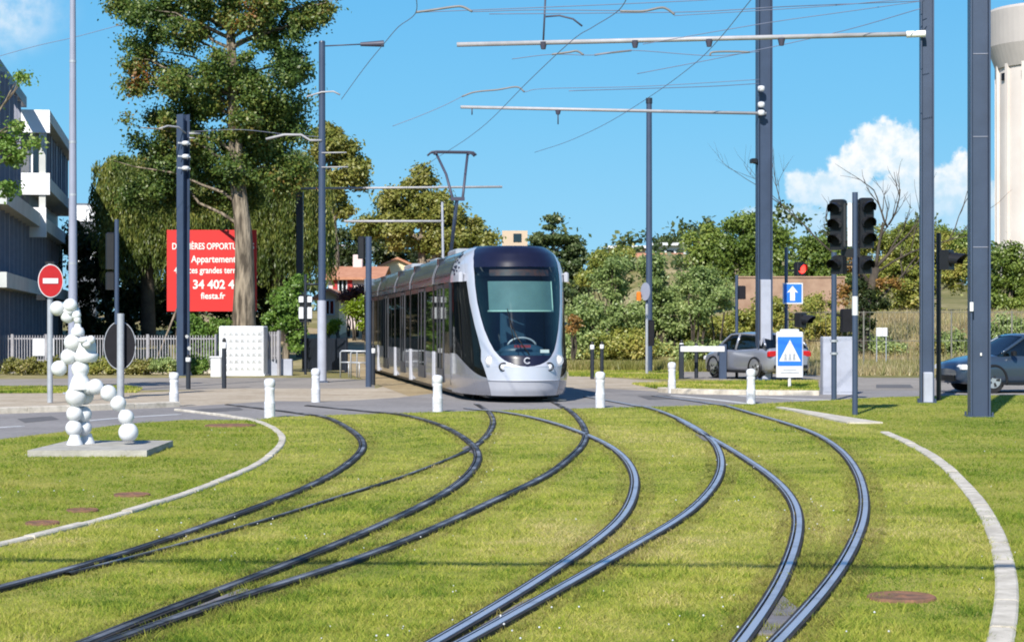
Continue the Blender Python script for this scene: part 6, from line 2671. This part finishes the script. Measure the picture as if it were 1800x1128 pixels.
# dark evergreen mass below and behind
d = 104
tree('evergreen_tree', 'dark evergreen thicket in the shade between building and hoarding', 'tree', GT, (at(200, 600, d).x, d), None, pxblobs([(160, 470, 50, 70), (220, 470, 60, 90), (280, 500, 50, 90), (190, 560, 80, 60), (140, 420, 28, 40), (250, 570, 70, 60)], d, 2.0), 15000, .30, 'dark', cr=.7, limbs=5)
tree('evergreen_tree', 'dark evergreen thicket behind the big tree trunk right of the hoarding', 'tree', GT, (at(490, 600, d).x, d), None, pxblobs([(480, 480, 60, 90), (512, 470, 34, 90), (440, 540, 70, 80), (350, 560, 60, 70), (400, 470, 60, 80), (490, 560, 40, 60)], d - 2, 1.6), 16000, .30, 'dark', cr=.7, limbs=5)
# young bright tree right of the cabinet
d = 71
tree('young_tree', 'young bright green leafy tree between the studded cabinet and the sleeved mast', 'tree', GT, (at(500, 640, d).x, d), None, pxblobs([(500, 535, 34, 36), (518, 500, 24, 20), (482, 565, 24, 24), (520, 590, 18, 36), (505, 560, 30, 30)], d, .7), 5200, .17, 'bright', cr=.3, limbs=7, limb_r=.05)
bush('garden_shrub', 'bright green garden shrub under the red hoarding', 'shrub', None, pxblobs([(358, 590, 42, 30), (335, 570, 24, 22), (388, 572, 24, 20), (372, 615, 40, 30), (330, 620, 30, 30)], 73, .7), 6500, .15, 'bright', cr=.3)
# trees left of the tram
d = 122
tree('tall_tree', 'yellowing tree with a loose open crown right of the tall sleeved mast', 'tree', GT, (at(590, 560, d).x, d), None, pxblobs([(590, 260, 50, 42), (615, 300, 42, 36), (632, 320, 22, 22, 0, .7), (585, 330, 40, 36), (600, 370, 26, 20, 0, .6), (575, 230, 26, 22)], d), 11000, .33, 'yellow', cr=.75, limbs=14, limb_r=.12)
d = 138
tree('tall_tree', 'broad yellow green tree behind the pantograph', 'tree', GT, (at(740, 560, d).x, d), None, pxblobs([(740, 330, 40, 40), (700, 360, 50, 40), (770, 370, 50, 46), (735, 400, 80, 50), (680, 400, 40, 40), (820, 400, 36, 34, 0, .9), (850, 425, 34, 26), (790, 420, 60, 36), (640, 395, 36, 24, 0, .8), (745, 305, 18, 20)], d), 24000, .36, 'yellow', cr=.85, limbs=16, limb_r=.2)
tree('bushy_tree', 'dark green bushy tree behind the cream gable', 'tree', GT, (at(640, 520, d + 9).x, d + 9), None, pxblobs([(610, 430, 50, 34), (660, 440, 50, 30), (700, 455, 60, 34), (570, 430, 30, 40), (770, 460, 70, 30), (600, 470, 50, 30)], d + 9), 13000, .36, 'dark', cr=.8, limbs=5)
d = 124
tree('cedar_tree', 'dark green spreading cedar behind the tram right shoulder', 'tree', GT, (at(975, 560, d).x, d), None, pxblobs([(972, 392, 22, 20), (965, 420, 46, 22), (990, 435, 40, 24), (950, 450, 50, 26), (1010, 460, 26, 26), (985, 480, 50, 30), (1005, 420, 22, 8, 0, .6), (1000, 520, 40, 40)], d), 15000, .30, 'cedar', cr=.6, limbs=12, limb_r=.12, flat=.4)
bush('lime_shrub', 'rounded lime green shrub in front of the houses', 'shrub', None, pxblobs([(622, 545, 24, 20), (640, 540, 20, 22), (645, 565, 22, 22)], 101, .8), 4500, .17, 'lime', cr=.4)
bush('red_shrub', 'dark red leaved shrub under the shuttered window', 'shrub', None, pxblobs([(628, 512, 22, 18), (612, 520, 16, 14), (645, 520, 14, 18)], 106, .8), 3000, .18, 'red', cr=.4)
bush('garden_shrub', 'small yellowish shrub before the cream annex', 'shrub', None, pxblobs([(592, 570, 16, 14), (575, 580, 14, 14)], 96, .6), 1500, .14, 'lime', cr=.3)
# scrub right of the tram: one thing per shrub
GS2 = 'scrub along the road behind the tram'
d = 84
SC = [('silvery green shrub right beside the tram flank', [(1020, 545, 32, 40), (1035, 590, 40, 36), (1010, 600, 26, 34)], 'scrub', 6500),
      ('pale green tall shrub left of the lone slim mast', [(1075, 500, 40, 36), (1060, 550, 45, 40), (1095, 560, 40, 46), (1085, 470, 28, 26)], 'scrub', 8500),
      ('yellowish shrub at the foot of the lone slim mast', [(1085, 600, 42, 34), (1120, 605, 36, 32)], 'olive', 5000),
      ('pale green tall shrub right behind the lone slim mast', [(1160, 510, 44, 44), (1150, 470, 36, 30), (1185, 550, 44, 44), (1140, 560, 36, 40)], 'scrub', 9000),
      ('grey green shrub below the oak crown', [(1225, 500, 46, 40), (1230, 540, 40, 34), (1262, 520, 36, 36)], 'scrub', 6000),
      ('russet yellow shrub behind the white barrier', [(1235, 590, 50, 40), (1275, 585, 40, 40), (1200, 605, 44, 34)], 'olive', 7500),
      ('olive shrub behind the silver car roof', [(1305, 575, 40, 44), (1340, 570, 36, 50), (1375, 560, 28, 44)], 'olive', 7000),
      ('tangled olive hedge right of the crossing sign', [(1425, 580, 40, 50), (1460, 570, 36, 50), (1400, 600, 40, 44)], 'olive', 8000)]
for lab, bl_, mt, n in SC:
    bl_ = bl_ + [(sum(b_[0] for b_ in bl_) / len(bl_) + o_, 618, 38, 26) for o_ in (-22, 22)]
    n = int(n * 1.25)
    bush('scrub_bush', lab, 'shrub', GS2, pxblobs(bl_, d + random.uniform(-2, 3), 1.3), n, .19, mt, cr=.42)
for lab, bl_, mt, n in (('green shrub between the information sign and the ivy clad tree', [(1570, 620, 36, 26), (1545, 612, 20, 24)], 'scrub', 4200),
                        ('low green shrub behind the information sign legs', [(1520, 640, 34, 18), (1560, 645, 34, 16)], 'low', 4000),
                        ('grey green shrub between the two broad right masts', [(1670, 600, 34, 24), (1690, 630, 30, 26)], 'scrub', 4200),
                        ('russet weeds by the mast with short pale sleeve', [(1600, 640, 36, 26), (1640, 625, 30, 30)], 'low', 4200),
                        ('pale green shrub beyond the dark car bonnet', [(1765, 585, 44, 34), (1800, 600, 40, 36)], 'scrub', 6500),
                        ('olive shrub overhanging the brick wall beside the arrow sign', [(1430, 535, 26, 30), (1352, 540, 24, 34)], 'olive', 3600)):
    bush('scrub_bush', lab, 'shrub', GS2, pxblobs(bl_, 80 if 'wall' not in lab else 90, .9), n, .17, mt, cr=.38)
bush('scrub_bush', 'rust orange shrub touching the tram right edge', 'shrub', GS2, pxblobs([(1010, 565, 10, 16), (1006, 580, 10, 14)], 79, .5), 700, .15, 'rusty', cr=.25)
bush('scrub_bush', 'brownish shrub on the skyline between cedar and hilltop house', 'shrub', GS2, pxblobs([(1060, 460, 28, 24), (1095, 448, 24, 18), (1040, 490, 30, 30)], 110, 1.3), 4500, .24, 'olive', cr=.5)
d = 112
tree('oak_tree', 'round dark green oak rising behind the broad mast with the camera', 'tree', GT, (at(1300, 560, d).x, d), None, pxblobs([(1250, 435, 60, 48), (1300, 425, 60, 50), (1330, 402, 50, 36), (1366, 418, 36, 34), (1285, 470, 70, 40), (1350, 460, 50, 40), (1235, 470, 36, 30), (1310, 390, 24, 14)], d), 20000, .27, 'oak', cr=.7, limbs=12, limb_r=.16)
d = 118
tree('bushy_tree', 'mid green bushy tree behind the red signal', 'tree', GT, (at(1440, 560, d).x, d), None, pxblobs([(1440, 425, 34, 26), (1425, 460, 44, 36), (1470, 450, 40, 36), (1455, 490, 50, 36), (1400, 480, 40, 30)], d), 12000, .27, 'oak', cr=.65, limbs=7)
tree('bushy_tree', 'distant grey green tree on the hilltop above the white house', 'tree', GT, (at(1180, 430, 225).x, 225), None, pxblobs([(1175, 424, 26, 10), (1200, 422, 16, 9), (1160, 428, 14, 8)], 225), 2200, .4, 'cedar', cr=.9, limbs=4)
d = 93
tree('bushy_tree', 'yellow green sprawling tree right of the two headed traffic light', 'tree', GT, (at(1580, 590, d).x, d), None, pxblobs([(1560, 440, 56, 48), (1600, 428, 60, 48), (1640, 436, 60, 44), (1590, 490, 70, 44), (1660, 490, 50, 44), (1540, 500, 40, 40), (1620, 540, 60, 36), (1695, 470, 36, 50), (1560, 550, 40, 30)], d), 21000, .20, 'olive', cr=.55, limbs=14, limb_r=.1, shell=(.4, 1.0))
tree('bushy_tree', 'leafy green tree crown behind the mast with short pale sleeve', 'tree', GT, (at(1625, 560, d + 8).x, d + 8), None, pxblobs([(1610, 420, 40, 34), (1660, 425, 50, 34), (1700, 440, 40, 40), (1590, 460, 50, 40)], d + 8), 11000, .22, 'oak', cr=.6, limbs=6)
d = 96
tree('bushy_tree', 'dense green tree below the water tower', 'tree', GT, (at(1770, 560, d).x, d), None, pxblobs([(1760, 470, 50, 40), (1800, 460, 50, 40), (1840, 470, 50, 50), (1770, 520, 60, 44), (1820, 530, 60, 50), (1740, 540, 40, 36)], d), 17000, .22, 'oak', cr=.55, limbs=7)
# ivy clad dead tree
d = 80
root = thing('dead_tree', 'bare leaning tree with forked twigs, its lower trunk wrapped in dark ivy', 'tree', (at(1520, 650, d).x, d, gz(at(1520, 650, d).x, d)), 0, GT)
off = Vector(root.location)
m = MB()


def branch(p, dirv, L, r, depth):
    pts_ = [p]
    dv = dirv.normalized()
    n = 5
    for i in range(n):
        dv = (dv + Vector((random.uniform(-1, 1), random.uniform(-.6, .6), random.uniform(-.5, .8))) * .18).normalized()
        pts_.append(pts_[-1] + dv * L / n)
    m.tube(pts_, [r * (1 - .6 * i / n) for i in range(n + 1)], 6)
    if depth > 0:
        for k in range(random.choice((2, 3, 3))):
            q = pts_[random.choice((2, 3, 4, 5))]
            nd = (dv + Vector((random.uniform(-1, 1), random.uniform(-.6, .6), random.uniform(-.2, .7))) * .85).normalized()
            branch(q, nd, L * random.uniform(.5, .75), r * .5, depth - 1)


random.seed(21)
tk = [at(1518, 655, d), at(1516, 600, d), at(1522, 540, d), at(1540, 470, d)]
m.tube([p - off for p in tk], [.30, .26, .22, .16], 10)
top = tk[-1] - off
for a, b_ in (((1540, 470), (1560, 392)), ((1540, 470), (1600, 420)), ((1530, 500), (1470, 440))):
    p0, p1 = at(*a, d) - off, at(*b_, d) - off
    branch(p0, p1 - p0, (p1 - p0).length, .085, 3)
p0, p1 = at(1470, 450, d) - off, at(1372, 362, d) - off
m.tube([at(1528, 500, d) - off, p0], [.10, .08], 6)
branch(p0, p1 - p0, (p1 - p0).length, .045, 3)
p0, p1 = at(1540, 480, d) - off, at(1690, 385, d) - off
branch(p0, p1 - p0, (p1 - p0).length, .05, 2)
p0, p1 = at(1560, 400, d) - off, at(1535, 335, d) - off
branch(p0, p1 - p0, (p1 - p0).length, .05, 2)
p0, p1 = at(1562, 395, d) - off, at(1590, 335, d) - off
branch(p0, p1 - p0, (p1 - p0).length, .045, 2)
p0, p1 = at(1540, 530, d) - off, at(1625, 465, d) - off
branch(p0, p1 - p0, (p1 - p0).length, .07, 2)
m.build('trunk', M['bark_dark'], root)
p, o_ = clump_points(pxblobs([(1518, 560, 28, 34), (1522, 520, 26, 28), (1515, 610, 22, 40), (1545, 535, 22, 14), (1505, 500, 18, 18)], d, .6), 5200, .3)
quads_mesh('ivy', leaf_quads(p - np.array(off), .15, o_), LM['dark'], root)
p, o_ = clump_points(pxblobs([(1500, 470, 28, 16), (1560, 500, 30, 20), (1480, 520, 22, 24)], d, .6), 1400, .3)
quads_mesh('withered_leaves', leaf_quads(p - np.array(off), .14, o_), LM['rusty'], root)
# branch tips at the far left, in front of the building
d = 48
tree('street_tree', 'leafy light green branch reaching in from the left edge before the dark building', 'tree', GT, (at(-70, 690, d).x, d), [(at(-70, 696, d), .16), (at(-70, 480, d), .13), (at(-50, 330, d), .10), (at(-20, 230, d), .05)],
     pxblobs([(8, 250, 26, 22, 0, .8), (28, 275, 22, 20), (14, 330, 18, 24, 0, .7), (42, 140, 8, 14, 0, .7), (30, 225, 10, 14, 0, .8), (-60, 240, 60, 80), (-50, 150, 60, 60), (55, 250, 10, 14, 0, .5), (-60, 340, 50, 40)], d, .8), 5200, .15, 'bright', cr=.26, limbs=22, limb_r=.05)
# low shrubs along the picket fence
GL = 'low shrubs along the picket fence'
d = 67
SH = [(-40, 40, 'low yellowish shrub cut by the left picture edge', 'low'), (40, 44, 'low yellowish shrub left of the no entry sign post', 'low'), (105, 36, 'low shrub behind the sculpture left arm', 'low'), (178, 34, 'low rounded green shrub behind the sculpture chest', 'olive'),
      (240, 36, 'low flowering shrub behind the round sign back', 'low'), (288, 30, 'low grey green shrub at the foot of the H section mast', 'scrub'), (345, 24, 'small low shrub between the H section mast and the studded cabinet', 'bright')]
for px, rx, lab, mt in SH:
    bush('low_shrub', lab, 'shrub', GL, pxblobs([(px, 645, rx, 20), (px - rx * .4, 640, rx * .5, 16), (px + rx * .5, 642, rx * .5, 16)], d, .55), 2600, .11, mt, cr=.2, stems=False)
# dry grass bank on the right, rough verge
def tufts(name, label, xr, yr, n, h, mat, cond=None):
    x = RNG.uniform(*xr, n)
    y = RNG.uniform(*yr, n)
    if cond is not None:
        k = cond(x, y)
        x, y = x[k], y[k]
    n = len(x)
    z = np.array([gz(a, b_) for a, b_ in zip(x, y)])
    th = RNG.uniform(0, 2 * PI, n)
    wd = RNG.uniform(.012, .03, n)
    ht = RNG.uniform(.4, 1.2, n) * h
    ln = RNG.normal(size=(n, 2)) * ht[:, None] * .35
    a = np.stack([x - np.cos(th) * wd, y - np.sin(th) * wd, z], 1)
    c = np.stack([x + np.cos(th) * wd, y + np.sin(th) * wd, z], 1)
    t = np.stack([x + ln[:, 0], y + ln[:, 1], z + ht], 1)
    return tag(tris_mesh(name, np.stack([a, c, t], 1), LM[mat]), label, 'grass', kind='stuff')


tufts('dry_grass', 'tall straw coloured grass on the bank behind the right road', (10, 26), (66, 92), 52000, .42, 'dry')
tufts('verge_grass', 'rough green and straw grass at the foot of the scrub', (1.5, 24), (68.5, 76), 42000, .40, 'low', lambda x, y: (y > 71.5) | (x > 9))
# far wood on the horizon
bl = []
for k in range(46):
    x = -85 + k * 3.9 + random.uniform(-1, 1)
    y = random.uniform(165, 190)
    h = random.uniform(2.5, 5.0)
    bl.append((x, y, gz(x, y) + h * .5, 3.2, 3, h))
p, o_ = clump_points(bl, 26000, 1.2)
tag(quads_mesh('far_wood', leaf_quads(p, .55, o_), LM['cedar']), 'far band of mixed green woodland along the horizon', 'wood', kind='stuff')
